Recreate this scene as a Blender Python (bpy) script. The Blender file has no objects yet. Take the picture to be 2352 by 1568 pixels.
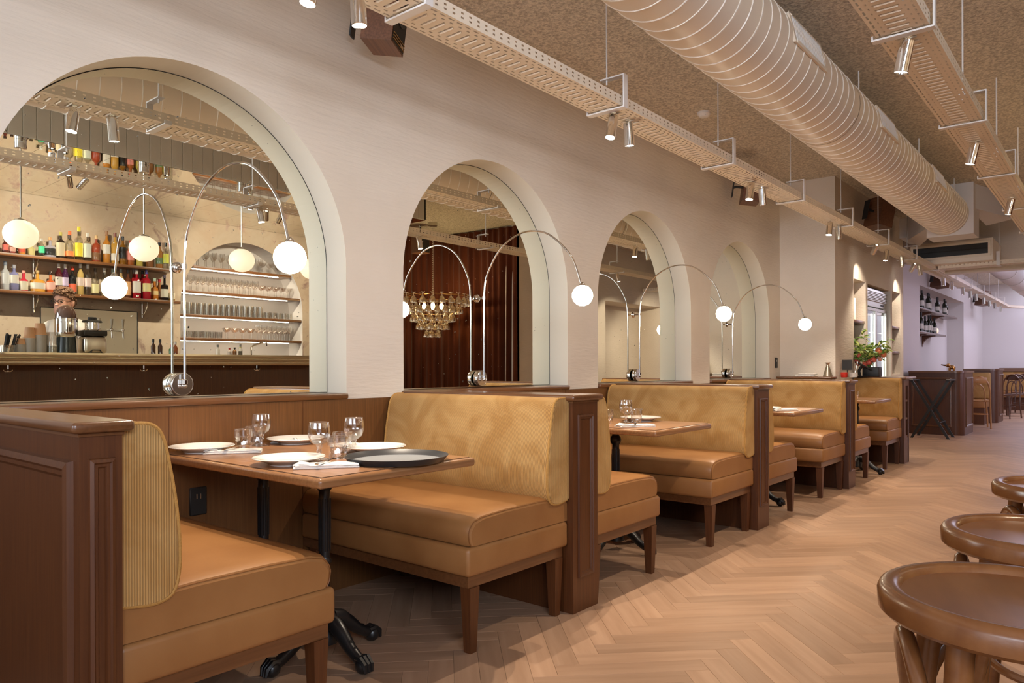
import bpy, math, random
from mathutils import Vector, Matrix
random.seed(7)
C = bpy.context.scene.collection
SC = bpy.context.scene
PI = math.pi
# ------------------------------------------------------------------ camera, world, light, exposure
FPX, YAW, ROLL, CYP, HC = 1681.9, 0.693787, 0.003205, 842.94, 1.08
_c, _s, _cr, _sr = math.cos(YAW), math.sin(YAW), math.cos(ROLL), math.sin(ROLL)
fw, rt, up = Vector((_c, _s, 0)), Vector((_s, -_c, 0)), Vector((0, 0, 1))
cam = bpy.data.objects.new('camera', bpy.data.cameras.new('camera'))
C.objects.link(cam)
ax, ay = _cr*rt - _sr*up, _sr*rt + _cr*up
m = Matrix((ax, ay, -fw)).transposed().to_4x4()
m.translation = Vector((0, 0, HC))
cam.matrix_world = m
cam.data.sensor_width = 36
cam.data.lens = 36*FPX/2352
cam.data.shift_y = (CYP-784)/2352
cam.data.clip_start = 0.02
SC.camera = cam
SC.view_settings.view_transform = 'Standard'
SC.view_settings.look = 'None'
SC.view_settings.gamma = 1
SC.view_settings.use_curve_mapping = False
SC.view_settings.exposure = 0.72
cy = SC.cycles
cy.use_denoising = True
cy.max_bounces = 9
cy.diffuse_bounces = 4
cy.glossy_bounces = 5
cy.transmission_bounces = 6
cy.transparent_max_bounces = 16
cy.caustics_reflective = False
cy.caustics_refractive = False
cy.sample_clamp_indirect = 3
cy.use_adaptive_sampling = True
cy.adaptive_threshold = 0.01
w = bpy.data.worlds.new('world')
SC.world = w
w.use_nodes = True
w.node_tree.nodes['Background'].inputs[0].default_value = (.80, .87, 1, 1)
w.node_tree.nodes['Background'].inputs[1].default_value = 1.3


def light(kind, loc, aim, power, col, size=.05, sy=None, spot=60, blend=.5, name='lamp_light'):
    d = bpy.data.lights.new(name, kind)
    d.energy = power
    d.color = col
    if kind == 'AREA':
        d.shape = 'RECTANGLE'
        d.size, d.size_y = size, sy or size
    else:
        d.shadow_soft_size = size
    if kind == 'SPOT':
        d.spot_size = math.radians(spot)
        d.spot_blend = blend
    o = bpy.data.objects.new(name, d)
    C.objects.link(o)
    o.location = loc
    o.rotation_euler = (Vector(aim)-Vector(loc)).to_track_quat('-Z', 'Y').to_euler()
    return o


WARM, WARM2, DAY = (1, .78, .54), (1, .84, .66), (.80, .87, 1)
# daylight: the shop window behind the camera, the skylight of the far room, and two added sources
light('AREA', (-3.8, 1.0, 2.3), (8, 2.4, 3.1), 20, DAY, 3.4, 1.1, name='window_daylight').data.spread = math.radians(60)
light('AREA', (-.9, -2.25, 2.3), (2.4, 2.9, 3.0), 48, DAY, 2.2, 1.1, name='added_corner_daylight').data.spread = math.radians(120)  # added daylight for the upper wall, spread limited to spare the benches
light('AREA', (19.5, .6, 3.05), (19.5, .6, 0), 100, (.74, .72, 1), 3.6, 2.6, name='skylight_daylight')
light('AREA', (13.5, -.3, 1.7), (15.5, 2.4, 1.3), 26, (.80, .72, 1), 2.0, 1.6, name='added_side_fill')  # added cool fill for the far room; no window stands here

# ------------------------------------------------------------------ pixel -> point on a known plane (frame 2352 x 1568)
def ray(u, v):
    x, y = (u-1176)/FPX, (CYP-v)/FPX
    a, b = _cr*x+_sr*y, -_sr*x+_cr*y
    return (_c+a*_s, _s-a*_c, b)


def at(u, v, X=None, Y=None, Z=None):
    r = ray(u, v)
    t = (Z-HC)/r[2] if Z is not None else X/r[0] if X is not None else Y/r[1]
    return Vector((r[0]*t, r[1]*t, HC+r[2]*t))


YM = 3.10                                     # mirror plane
def mir(u, v, Y):                             # the real point, behind the camera, whose mirror image shows at (u, v)
    p = at(u, v, Y=2*YM-Y)
    return Vector((p.x, Y, p.z))


# ------------------------------------------------------------------ geometry builder
class B:
    def __init__(s):
        s.v, s.f, s.sm, s.mi = [], [], [], []
        s.M = None
        s.mat = 0

    def add(s, vs, fs, smooth=False):
        n = len(s.v)
        if s.M is not None:
            vs = [tuple(s.M @ Vector(p)) for p in vs]
        s.v += [tuple(p) for p in vs]
        for f in fs:
            s.f.append([i+n for i in f])
            s.sm.append(smooth)
            s.mi.append(s.mat)
        return s

    def box(s, x0, x1, y0, y1, z0, z1):
        return s.add([(x0, y0, z0), (x1, y0, z0), (x1, y1, z0), (x0, y1, z0), (x0, y0, z1), (x1, y0, z1), (x1, y1, z1), (x0, y1, z1)],
                     [(3, 2, 1, 0), (4, 5, 6, 7), (0, 1, 5, 4), (1, 2, 6, 5), (2, 3, 7, 6), (3, 0, 4, 7)])

    def rbox(s, x0, x1, y0, y1, z0, z1, r=.01, n=2, smooth=True):
        # box with rounded edges: superellipse-like rings
        r = min(r, (x1-x0)/2.001, (y1-y0)/2.001, (z1-z0)/2.001)
        rings = []
        prof = [(r*(1-math.cos(a)), r*(1-math.sin(a))) for a in [PI/2*i/n for i in range(n+1)]]
        zs = [(z0+dz, ins) for ins, dz in [(p[1], p[0]) for p in prof]]
        zs = [(z0+r*(1-math.cos(PI/2*i/n)), r*(1-math.sin(PI/2*i/n))) for i in range(n+1)]
        zs += [(z1-(z-z0), i) for z, i in reversed(zs)]
        for z, ins in zs:
            ring = []
            rr = max(r-ins, 1e-5)
            for cx, cy_, a0 in ((x1-r, y1-r, 0), (x0+r, y1-r, PI/2), (x0+r, y0+r, PI), (x1-r, y0+r, 1.5*PI)):
                for k in range(n+1):
                    a = a0+PI/2*k/n
                    ring.append((cx+rr*math.cos(a), cy_+rr*math.sin(a), z))
            rings.append(ring)
        return s.loft(rings, smooth=smooth)

    def loft(s, rings, smooth=True, closed=True, cap=True):
        n = len(rings[0])
        vs = [p for r in rings for p in r]
        fs = []
        for i in range(len(rings)-1):
            for j in range(n if closed else n-1):
                k = (j+1) % n
                fs.append((i*n+j, i*n+k, (i+1)*n+k, (i+1)*n+j))
        s.add(vs, fs, smooth)
        if cap and closed:
            s.add(rings[0], [tuple(reversed(range(n)))], False)
            s.add(rings[-1], [tuple(range(n))], False)
        return s

    def lathe(s, prof, n=16, c=(0, 0, 0), axis='z', cap=True, smooth=True):
        rings = []
        for r, h in prof:
            ring = []
            for k in range(n):
                a = 2*PI*k/n
                x, y = max(r, 1e-5)*math.cos(a), max(r, 1e-5)*math.sin(a)
                p = (x, y, h) if axis == 'z' else (h, x, y) if axis == 'x' else (y, h, x)
                ring.append((c[0]+p[0], c[1]+p[1], c[2]+p[2]))
            rings.append(ring)
        return s.loft(rings, smooth, cap=cap)

    def sphere(s, c, r, n=16, m=10, sz=1):
        return s.lathe([(r*math.sin(PI*i/m), -r*sz*math.cos(PI*i/m)) for i in range(m+1)], n, c, cap=False)

    def tube(s, pts, r, n=8, closed=False, cap=True, smooth=True):
        pts = [Vector(p) for p in pts]
        N = len(pts)
        rs = r if isinstance(r, (list, tuple)) else [r]*N
        T = []
        for i in range(N):
            a = pts[i-1] if (i or closed) else pts[i]
            b = pts[(i+1) % N] if (i < N-1 or closed) else pts[i]
            T.append((b-a).normalized())
        ref = Vector((0, 0, 1)) if abs(T[0].z) < .9 else Vector((1, 0, 0))
        u = T[0].cross(ref).normalized()
        rings = []
        for i in range(N):
            if i:
                q = T[i-1].rotation_difference(T[i])
                u = q @ u
            u = (u-T[i]*u.dot(T[i])).normalized()
            w_ = T[i].cross(u)
            rings.append([pts[i]+rs[i]*(math.cos(2*PI*k/n)*u+math.sin(2*PI*k/n)*w_) for k in range(n)])
        if closed:
            rings.append(rings[0])
        return s.loft(rings, smooth, cap=cap and not closed)

    def prism(s, poly, a0, a1, axis='y', smooth=False):
        # poly in the two other axes: y -> (x,z), x -> (y,z), z -> (x,y)
        def q(p, a):
            return (p[0], a, p[1]) if axis == 'y' else (a, p[0], p[1]) if axis == 'x' else (p[0], p[1], a)
        return s.loft([[q(p, a0) for p in poly], [q(p, a1) for p in poly]], smooth)

    def frame(s, o, ux, uz, w_, h, prof):
        # picture-frame moulding; prof: list of (inset, height); o = corner, ux, uz unit axes
        o, ux, uz = Vector(o), Vector(ux), Vector(uz)
        un = ux.cross(uz)
        rings = []
        for ins, ht in prof:
            rings.append([o+ux*a+uz*b+un*ht for a, b in ((ins, ins), (w_-ins, ins), (w_-ins, h-ins), (ins, h-ins))])
        return s.loft(rings, False, cap=False)

    def build(s, name, mat, parent=None, sharp=38, **props):
        me = bpy.data.meshes.new(name)
        me.from_pydata(s.v, [], s.f)
        me.polygons.foreach_set('use_smooth', s.sm)
        if sharp < 180 and any(s.sm):
            me.set_sharp_from_angle(angle=math.radians(sharp))
        mats = mat if isinstance(mat, (list, tuple)) else [mat]
        for mm in mats:
            me.materials.append(mm)
        if len(mats) > 1:
            me.polygons.foreach_set('material_index', s.mi)
        o = bpy.data.objects.new(name, me)
        C.objects.link(o)
        if parent is not None:
            o.parent = parent
            if parent.get('_w'):
                off = -world_loc(parent)
                me.transform(Matrix.Translation(off))
                o['_w'] = 1
        for k, vv in props.items():
            o[k] = vv
        return o


def world_loc(o):
    p = Vector((0, 0, 0))
    while o is not None:
        p += o.location
        o = o.parent
    return p


def tag(o, label, cat, group=None):
    o['label'] = label
    o['category'] = cat
    if group:
        o['group'] = group
    return o


def thing(name, label, cat, loc=(0, 0, 0), rz=0, group=None, world=False):
    # an Empty at the thing's base that parents its parts; world=True: parts are given in room coordinates
    o = bpy.data.objects.new(name, None)
    o.empty_display_size = .1
    C.objects.link(o)
    o.location = loc
    o.rotation_euler = (0, 0, rz)
    if world:
        o['_w'] = 1
    return tag(o, label, cat, group)


def struct(name, b, mat, parent=None):
    o = b.build(name, mat, parent)
    if parent is None:
        o['kind'] = 'structure'
    return o


def dup(root, loc, label=None, rz=None, group=None, scale=None):
    def cp(o, par):
        c = o.copy()
        C.objects.link(c)
        if par is not None:
            c.parent = par
        for ch in list(o.children):
            cp(ch, c)
        return c
    r = cp(root, None)
    r.location = loc
    if rz is not None:
        r.rotation_euler = (0, 0, rz)
    if label:
        r['label'] = label
    if group:
        r['group'] = group
    if scale:
        r.scale = scale
    return r


# ------------------------------------------------------------------ materials
def srgb(r, g, b):
    return tuple((c/12.92 if c <= .04045 else ((c+.055)/1.055)**2.4) for c in (r/255, g/255, b/255))+(1,)


def new_mat(name):
    mt = bpy.data.materials.new(name)
    mt.use_nodes = True
    nt = mt.node_tree
    return mt, nt, nt.nodes['Principled BSDF'], nt.nodes['Material Output']


def nd(nt, t, **kw):
    n = nt.nodes.new(t)
    for k, vv in kw.items():
        if k.startswith('_'):
            n.inputs[k[1:].replace('_', ' ')].default_value = vv
        else:
            setattr(n, k, vv)
    return n


def plain(name, col, rough=.5, metal=0, spec=None, emit=None, es=0, coat=0, sheen=0):
    mt, nt, p, o = new_mat(name)
    p.inputs['Base Color'].default_value = col
    p.inputs['Roughness'].default_value = rough
    p.inputs['Metallic'].default_value = metal
    if spec is not None:
        p.inputs['Specular IOR Level'].default_value = spec
    if coat:
        p.inputs['Coat Weight'].default_value = coat
    if sheen:
        p.inputs['Sheen Weight'].default_value = sheen
    if emit:
        p.inputs['Emission Color'].default_value = emit
        p.inputs['Emission Strength'].default_value = es
    return mt


def noisy(name, c1, c2, scale=(1, 1, 1), ns=5, detail=6, rough=.5, bump=0, bdist=.01, lo=.3, hi=.7, metal=0, coat=0, rough2=None,
          bscale=None, sheen=0, attr=None, rnd=0, spec=None):
    """two colours mixed by a noise stretched along the object's axes, with a bump"""
    mt, nt, p, o = new_mat(name)
    L = nt.links.new
    if attr:
        tc = nd(nt, 'ShaderNodeAttribute', attribute_name=attr)
        vec = tc.outputs['Vector']
    else:
        tc = nd(nt, 'ShaderNodeTexCoord')
        vec = tc.outputs['Object']
    if rnd:
        oi = nd(nt, 'ShaderNodeObjectInfo') if rnd == 1 else nd(nt, 'ShaderNodeNewGeometry')
        ro = oi.outputs['Random'] if rnd == 1 else oi.outputs['Random Per Island']
        sc_ = nd(nt, 'ShaderNodeVectorMath', operation='ADD')
        mu = nd(nt, 'ShaderNodeMath', operation='MULTIPLY')
        mu.inputs[1].default_value = 37
        L(ro, mu.inputs[0])
        L(vec, sc_.inputs[0])
        L(mu.outputs[0], sc_.inputs[1])
        vec = sc_.outputs[0]
    mp = nd(nt, 'ShaderNodeMapping')
    mp.inputs['Scale'].default_value = scale
    L(vec, mp.inputs['Vector'])
    n1 = nd(nt, 'ShaderNodeTexNoise')
    n1.inputs['Scale'].default_value = ns
    n1.inputs['Detail'].default_value = detail
    L(mp.outputs[0], n1.inputs['Vector'])
    r = nd(nt, 'ShaderNodeMapRange')
    r.inputs['From Min'].default_value = lo
    r.inputs['From Max'].default_value = hi
    L(n1.outputs['Fac'], r.inputs['Value'])
    mx = nd(nt, 'ShaderNodeMix', data_type='RGBA')
    mx.inputs[6].default_value = c1
    mx.inputs[7].default_value = c2
    L(r.outputs[0], mx.inputs[0])
    col = mx.outputs[2]
    if rnd:
        hs = nd(nt, 'ShaderNodeHueSaturation')
        r2 = nd(nt, 'ShaderNodeMapRange')
        r2.inputs['To Min'].default_value = .86
        r2.inputs['To Max'].default_value = 1.10
        L(ro, r2.inputs['Value'])
        L(r2.outputs[0], hs.inputs['Value'])
        L(col, hs.inputs['Color'])
        col = hs.outputs[0]
    L(col, p.inputs['Base Color'])
    p.inputs['Roughness'].default_value = rough
    p.inputs['Metallic'].default_value = metal
    if spec is not None:
        p.inputs['Specular IOR Level'].default_value = spec
    if coat:
        p.inputs['Coat Weight'].default_value = coat
        p.inputs['Coat Roughness'].default_value = .25
    if sheen:
        p.inputs['Sheen Weight'].default_value = sheen
    if rough2 is not None:
        r3 = nd(nt, 'ShaderNodeMapRange')
        r3.inputs['To Min'].default_value = rough
        r3.inputs['To Max'].default_value = rough2
        L(r.outputs[0], r3.inputs['Value'])
        L(r3.outputs[0], p.inputs['Roughness'])
    if bump:
        src = n1.outputs['Fac']
        if bscale:
            mp2 = nd(nt, 'ShaderNodeMapping')
            mp2.inputs['Scale'].default_value = bscale
            L(vec, mp2.inputs['Vector'])
            n2 = nd(nt, 'ShaderNodeTexNoise')
            n2.inputs['Scale'].default_value = 1
            n2.inputs['Detail'].default_value = 5
            L(mp2.outputs[0], n2.inputs['Vector'])
            src = n2.outputs['Fac']
        bm = nd(nt, 'ShaderNodeBump')
        bm.inputs['Strength'].default_value = bump
        bm.inputs['Distance'].default_value = bdist
        L(src, bm.inputs['Height'])
        L(bm.outputs[0], p.inputs['Normal'])
    return mt


def wood(name, c1, c2, axis='z', rough=.42, coat=.06, k=1.0):
    s = [85*k, 85*k, 85*k]
    s['xyz'.index(axis)] = 2.6*k
    b = [260*k, 260*k, 260*k]
    b['xyz'.index(axis)] = 7*k
    return noisy(name, c1, c2, tuple(s), 1, 7, rough, .10, .002, .25, .75, coat=coat, bscale=tuple(b))


def corduroy(name, c1, c2, per=.0066):
    mt, nt, p, o = new_mat(name)
    L = nt.links.new
    tc = nd(nt, 'ShaderNodeTexCoord')
    n1 = nd(nt, 'ShaderNodeTexNoise')
    n1.inputs['Scale'].default_value = 5
    n1.inputs['Detail'].default_value = 4
    n1.inputs['Distortion'].default_value = 1.2
    L(tc.outputs['Object'], n1.inputs['Vector'])
    r = nd(nt, 'ShaderNodeMapRange')
    r.inputs['From Min'].default_value = .38
    r.inputs['From Max'].default_value = .6
    L(n1.outputs['Fac'], r.inputs['Value'])
    mx = nd(nt, 'ShaderNodeMix', data_type='RGBA')
    mx.inputs[6].default_value = c1
    mx.inputs[7].default_value = c2
    L(r.outputs[0], mx.inputs[0])
    # wales run upright: stripes by x + y; groove shade is put into the colour
    sx = nd(nt, 'ShaderNodeSeparateXYZ')
    L(tc.outputs['Object'], sx.inputs[0])
    ad = nd(nt, 'ShaderNodeMath', operation='ADD')
    L(sx.outputs[0], ad.inputs[0])
    L(sx.outputs[1], ad.inputs[1])
    mu = nd(nt, 'ShaderNodeMath', operation='MULTIPLY')
    mu.inputs[1].default_value = 2*PI/per
    L(ad.outputs[0], mu.inputs[0])
    si = nd(nt, 'ShaderNodeMath', operation='SINE')
    L(mu.outputs[0], si.inputs[0])
    r2 = nd(nt, 'ShaderNodeMapRange')
    r2.inputs['From Min'].default_value = -1
    r2.inputs['To Min'].default_value = .62
    r2.inputs['To Max'].default_value = 1.08
    L(si.outputs[0], r2.inputs['Value'])
    hs = nd(nt, 'ShaderNodeHueSaturation')
    L(r2.outputs[0], hs.inputs['Value'])
    L(mx.outputs[2], hs.inputs['Color'])
    L(hs.outputs[0], p.inputs['Base Color'])
    p.inputs['Roughness'].default_value = .85
    p.inputs['Sheen Weight'].default_value = .25
    p.inputs['Sheen Tint'].default_value = c1
    bm = nd(nt, 'ShaderNodeBump')
    bm.inputs['Strength'].default_value = .5
    bm.inputs['Distance'].default_value = .002
    L(si.outputs[0], bm.inputs['Height'])
    L(bm.outputs[0], p.inputs['Normal'])
    return mt


def thin_glass(name, tint=(1, 1, 1, 1), gloss=.9, lo=.04, hi=.75):
    """thin-walled glass: see-through, with reflections that grow towards the rim"""
    mt, nt, p, o = new_mat(name)
    nt.nodes.remove(p)
    L = nt.links.new
    tr = nd(nt, 'ShaderNodeBsdfTransparent')
    tr.inputs[0].default_value = tint
    gl = nd(nt, 'ShaderNodeBsdfGlossy')
    gl.inputs['Roughness'].default_value = .03
    gl.inputs['Color'].default_value = (gloss, gloss, gloss, 1)
    lw = nd(nt, 'ShaderNodeLayerWeight')
    lw.inputs['Blend'].default_value = .35
    r = nd(nt, 'ShaderNodeMapRange')
    r.inputs['To Min'].default_value = lo
    r.inputs['To Max'].default_value = hi
    L(lw.outputs['Facing'], r.inputs['Value'])
    mx = nd(nt, 'ShaderNodeMixShader')
    L(r.outputs[0], mx.inputs[0])
    L(tr.outputs[0], mx.inputs[1])
    L(gl.outputs[0], mx.inputs[2])
    L(mx.outputs[0], o.inputs[0])
    return mt


def mirror_mat():
    mt, nt, p, o = new_mat('antique_mirror')
    L = nt.links.new
    p.inputs['Metallic'].default_value = 1
    tc = nd(nt, 'ShaderNodeTexCoord')
    n1 = nd(nt, 'ShaderNodeTexNoise')
    n1.inputs['Scale'].default_value = 42
    n1.inputs['Detail'].default_value = 3
    L(tc.outputs['Object'], n1.inputs['Vector'])
    r = nd(nt, 'ShaderNodeMapRange')
    r.inputs['From Min'].default_value = .70
    r.inputs['From Max'].default_value = .75
    L(n1.outputs['Fac'], r.inputs['Value'])
    mx = nd(nt, 'ShaderNodeMix', data_type='RGBA')
    mx.inputs[6].default_value = (.88, .89, .80, 1)
    mx.inputs[7].default_value = (.035, .03, .022, 1)
    L(r.outputs[0], mx.inputs[0])
    L(mx.outputs[2], p.inputs['Base Color'])
    r2 = nd(nt, 'ShaderNodeMapRange')
    r2.inputs['To Min'].default_value = .0
    r2.inputs['To Max'].default_value = .9
    L(r.outputs[0], r2.inputs['Value'])
    L(r2.outputs[0], p.inputs['Roughness'])
    return mt


def plaster_old():
    # patchy old plaster behind the bar: cream over mauve-brown
    mt, nt, p, o = new_mat('old_plaster')
    L = nt.links.new
    tc = nd(nt, 'ShaderNodeTexCoord')
    def nz(sc_, det, dist, a, b):
        n = nd(nt, 'ShaderNodeTexNoise')
        n.inputs['Scale'].default_value = sc_
        n.inputs['Detail'].default_value = det
        n.inputs['Roughness'].default_value = .65
        n.inputs['Distortion'].default_value = dist
        L(tc.outputs['Object'], n.inputs['Vector'])
        r = nd(nt, 'ShaderNodeMapRange')
        r.inputs['From Min'].default_value = a
        r.inputs['From Max'].default_value = b
        L(n.outputs['Fac'], r.inputs['Value'])
        return r.outputs[0]
    m1 = nd(nt, 'ShaderNodeMix', data_type='RGBA')
    m1.inputs[6].default_value = (.60, .49, .375, 1)
    m1.inputs[7].default_value = (.50, .37, .265, 1)
    L(nz(2.2, 6, .5, .35, .65), m1.inputs[0])
    m2 = nd(nt, 'ShaderNodeMix', data_type='RGBA')
    m2.inputs[7].default_value = (.27, .165, .14, 1)
    L(m1.outputs[2], m2.inputs[6])
    ad = nd(nt, 'ShaderNodeMath', operation='MAXIMUM')
    L(nz(2.6, 10, .6, .58, .66), ad.inputs[0])
    L(nz(11, 8, .4, .62, .70), ad.inputs[1])
    L(ad.outputs[0], m2.inputs[0])
    L(m2.outputs[2], p.inputs['Base Color'])
    p.inputs['Roughness'].default_value = .8
    return mt


M = {}
M['plaster'] = noisy('limewash_plaster', (.66, .58, .485, 1), (.73, .65, .555, 1), (1, 1, 1), 1.3, 5, .75, .55, .006, .35, .65, bscale=(9, 60, 70))
M['reveal'] = noisy('lit_reveal_plaster', (.80, .73, .59, 1), (.84, .77, .63, 1), (1, 1, 1), 2, 4, .6, .15, .003)  # paler, creamier copy of the wall plaster: globe light put into the colour
M['ceiling'] = noisy('stippled_ceiling', (.46, .39, .31, 1), (.78, .69, .56, 1), (1, 1, 1), 55, 5, .85, 1, .015, .36, .62, bscale=(75, 75, 75))
M['farwall'] = plain('smooth_white_wall', (.66, .62, .60, 1), .7)
M['oldplaster'] = plaster_old()
M['mirror'] = mirror_mat()
M['mirror_tile'] = plain('mirror_tile', (.82, .80, .74, 1), .015, 1)
M['board'] = noisy('grey_beadboard', (.64, .63, .55, 1), (.72, .70, .61, 1), (1, 1, 1), 5, 4, .6)
M['wood_v'] = wood('oak_panel_upright', (.066, .0185, .0045, 1), (.112, .036, .009, 1), 'z', k=1.6)
M['wood_y'] = wood('oak_cap_across', (.10, .037, .012, 1), (.165, .066, .023, 1), 'y', .3, .3)
M['wood_x'] = wood('oak_cap_along', (.10, .037, .012, 1), (.165, .066, .023, 1), 'x', .3, .3)
M['panel'] = wood('oak_back_panel', (.105, .040, .011, 1), (.165, .068, .020, 1), 'z', .4, .1, 1.8)
M['table'] = wood('table_top_oak', (.27, .125, .055, 1), (.40, .20, .095, 1), 'y', .3, .3)
M['table_edge'] = wood('table_edge_oak', (.20, .085, .032, 1), (.33, .16, .065, 1), 'x', .3, .3)
M['dark_line'] = plain('dark_inlay', (.03, .012, .006, 1), .5)
M['cord'] = corduroy('tan_corduroy', (.57, .335, .118, 1), (.46, .24, .068, 1))
M['piping'] = noisy('corduroy_piping', (.50, .27, .07, 1), (.40, .20, .045, 1), (1, 1, 1), 200, 2, .8)
M['leather'] = noisy('tan_leather', (.325, .150, .050, 1), (.265, .114, .035, 1), (1, 1, 1), 4, 6, .42, .10, .002, .35, .65, bscale=(90, 90, 90), spec=.45)
M['seam'] = plain('leather_welt', (.20, .075, .016, 1), .5)
M['iron'] = plain('black_cast_iron', (.012, .011, .011, 1), .32)
M['black'] = plain('matt_black', (.015, .014, .013, 1), .5)
M['chrome'] = plain('chrome', (.86, .85, .83, 1), .06, 1)
M['chrome_soft'] = plain('soft_chrome', (.86, .85, .83, 1), .14, 1)
M['steel'] = plain('brushed_steel', (.62, .58, .50, 1), .28, 1)
M['zinc'] = noisy('zinc_edge', (.56, .49, .36, 1), (.66, .59, .45, 1), (1, 8, 8), 3, 4, .32, metal=1)
M['tray'] = plain('cream_steel', (.82, .71, .56, 1), .5)
M['white_paint'] = plain('white_paint', (.78, .74, .70, 1), .5)
M['duct'] = noisy('cream_duct_paint', (.75, .64, .51, 1), (.80, .69, .555, 1), (1, 1, 1), 2, 3, .38)
M['seam_lit'] = plain('lit_duct_seam', (.80, .72, .62, 1), .4)  # duct paint made lighter: light on the ridges put into the colour
M['globe'] = plain('lit_opal_globe', (1, .97, .9, 1), .3, emit=(1, .84, .62, 1), es=42)
M['pendant'] = plain('lit_opal_pendant', (1, .95, .85, 1), .3, emit=(1, .83, .60, 1), es=.60)
M['led'] = plain('led_strip', (1, 1, 1, 1), .3, emit=(1, .90, .76, 1), es=22)
M['led_cool'] = plain('led_strip_cool', (1, 1, 1, 1), .3, emit=(1, .96, .88, 1), es=6)
M['bulb'] = plain('lit_spot_lens', (1, 1, 1, 1), .3, emit=(1, .92, .80, 1), es=12)
M['china'] = plain('white_china', (.80, .76, .70, 1), .12, coat=.5)
M['linen'] = noisy('white_linen', (.80, .77, .72, 1), (.72, .69, .64, 1), (1, 1, 1), 300, 2, .9, .2, .001)
M['trayblack'] = plain('grey_nonslip_tray', (.25, .26, .27, 1), .42)
M['trayrim'] = plain('black_tray_rim', (.03, .03, .032, 1), .35)
M['glass'] = thin_glass('clear_glass')
M['glass_thick'] = thin_glass('clear_thick_glass', (.93, .92, .90, 1), 1, .16, .9)
M['fridge_glass'] = thin_glass('door_glass', (.8, .85, .86, 1), .9, .12, .6)
M['speaker_wood'] = wood('walnut_veneer', (.10, .040, .018, 1), (.20, .085, .040, 1), 'x', .45, .1)
M['grille'] = plain('speaker_cloth', (.018, .014, .010, 1), .8)
M['bent'] = wood('bentwood_beech', (.17, .060, .018, 1), (.24, .095, .030, 1), 'x', .25, .35, .5)
M['bentseat'] = noisy('bentwood_seat_ply', (.17, .058, .019, 1), (.24, .092, .032, 1), (3, 14, 3), 2, 4, .28, coat=.3)
M['bentdark'] = wood('dark_bentwood', (.07, .022, .009, 1), (.11, .040, .015, 1), 'z', .3, .3)
M['bentpale'] = wood('pale_bentwood', (.34, .15, .045, 1), (.42, .20, .07, 1), 'z', .3, .2)
M['velvet'] = noisy('rust_velvet', (.055, .010, .003, 1), (.095, .022, .007, 1), (6, 6, .6), 2, 4, .9, sheen=.12, spec=.15)
M['brass'] = plain('brass', (.70, .42, .16, 1), .18, 1)
M['skin'] = plain('skin', (.66, .36, .27, 1), .5)
M['hair'] = noisy('brown_hair', (.10, .045, .018, 1), (.20, .10, .05, 1), (30, 30, 30), 3, 4, .7, .6, .01)
M['shirt'] = plain('white_shirt', (.70, .66, .62, 1), .8)
M['paper'] = plain('white_card', (.75, .71, .64, 1), .7)
M['kraft'] = plain('kraft_paper', (.50, .28, .15, 1), .8)
M['leaf'] = plain('leaf_green', (.16, .28, .05, 1), .5)
M['leaf2'] = plain('leaf_yellow_green', (.42, .48, .10, 1), .5)
M['orange'] = plain('orange_petals', (.75, .22, .09, 1), .6)
M['red'] = plain('red_petals', (.62, .12, .08, 1), .6)
M['pink'] = plain('pink_petals', (.72, .35, .25, 1), .6)

# ================================================================== the room
YW, XR, Y2, ZC = 2.945, 8.25, 2.354, 3.12      # arched wall, return, second wall line, ceiling
AX, AR, AZ, ZL = (1.505, 3.39, 5.282, 7.173), .755, 1.58, .955


def quads(b, a_cuts, b_cuts, holes, put):
    """flat sheet with rectangular holes; put(a, b) -> point"""
    A = sorted(set(a_cuts)); Bc = sorted(set(b_cuts))
    for i in range(len(A)-1):
        for j in range(len(Bc)-1):
            ca, cb = (A[i]+A[i+1])/2, (Bc[j]+Bc[j+1])/2
            if any(h[0] < ca < h[1] and h[2] < cb < h[3] for h in holes):
                continue
            b.add([put(A[i], Bc[j]), put(A[i+1], Bc[j]), put(A[i+1], Bc[j+1]), put(A[i], Bc[j+1])], [(0, 1, 2, 3)])
    return b


# floor: a herringbone of oak planks, 90 x 545 mm, laid at 45 degrees
fb = B()
fb.box(-4, 22.4, -2.7, 3.3, -.05, -.013)
floor = struct('floor', fb, plain('floor_joint', (.06, .035, .02, 1), .8))
PW, PN = .0907, 6
PLM = noisy('oak_plank', (.35, .208, .128, 1), (.44, .275, .178, 1), (2, 26, 26), 1, 6, .40, .08, .002, .3, .7, rnd=1, bscale=(8, 160, 160), spec=.4)
PLS = noisy('oak_plank_far', (.35, .208, .128, 1), (.44, .275, .178, 1), (2, 26, 26), 1, 6, .40, .08, .002, .3, .7, rnd=2, attr='uvw', bscale=(8, 160, 160), spec=.4)


def plank_geo():
    l, w_, g, ch, d = PW*PN, PW, .0003, .0007, .012
    o = [(g, g), (l-g, g), (l-g, w_-g), (g, w_-g)]
    i = [(g+ch, g+ch), (l-g-ch, g+ch), (l-g-ch, w_-g-ch), (g+ch, w_-g-ch)]
    vs = [(x, y, -d) for x, y in o]+[(x, y, -ch) for x, y in o]+[(x, y, 0) for x, y in i]
    fs = [(8, 9, 10, 11)]+[(k, (k+1) % 4, 4+(k+1) % 4, 4+k) for k in range(4)]+[(4+k, 4+(k+1) % 4, 8+(k+1) % 4, 8+k) for k in range(4)]
    return vs, fs


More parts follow.
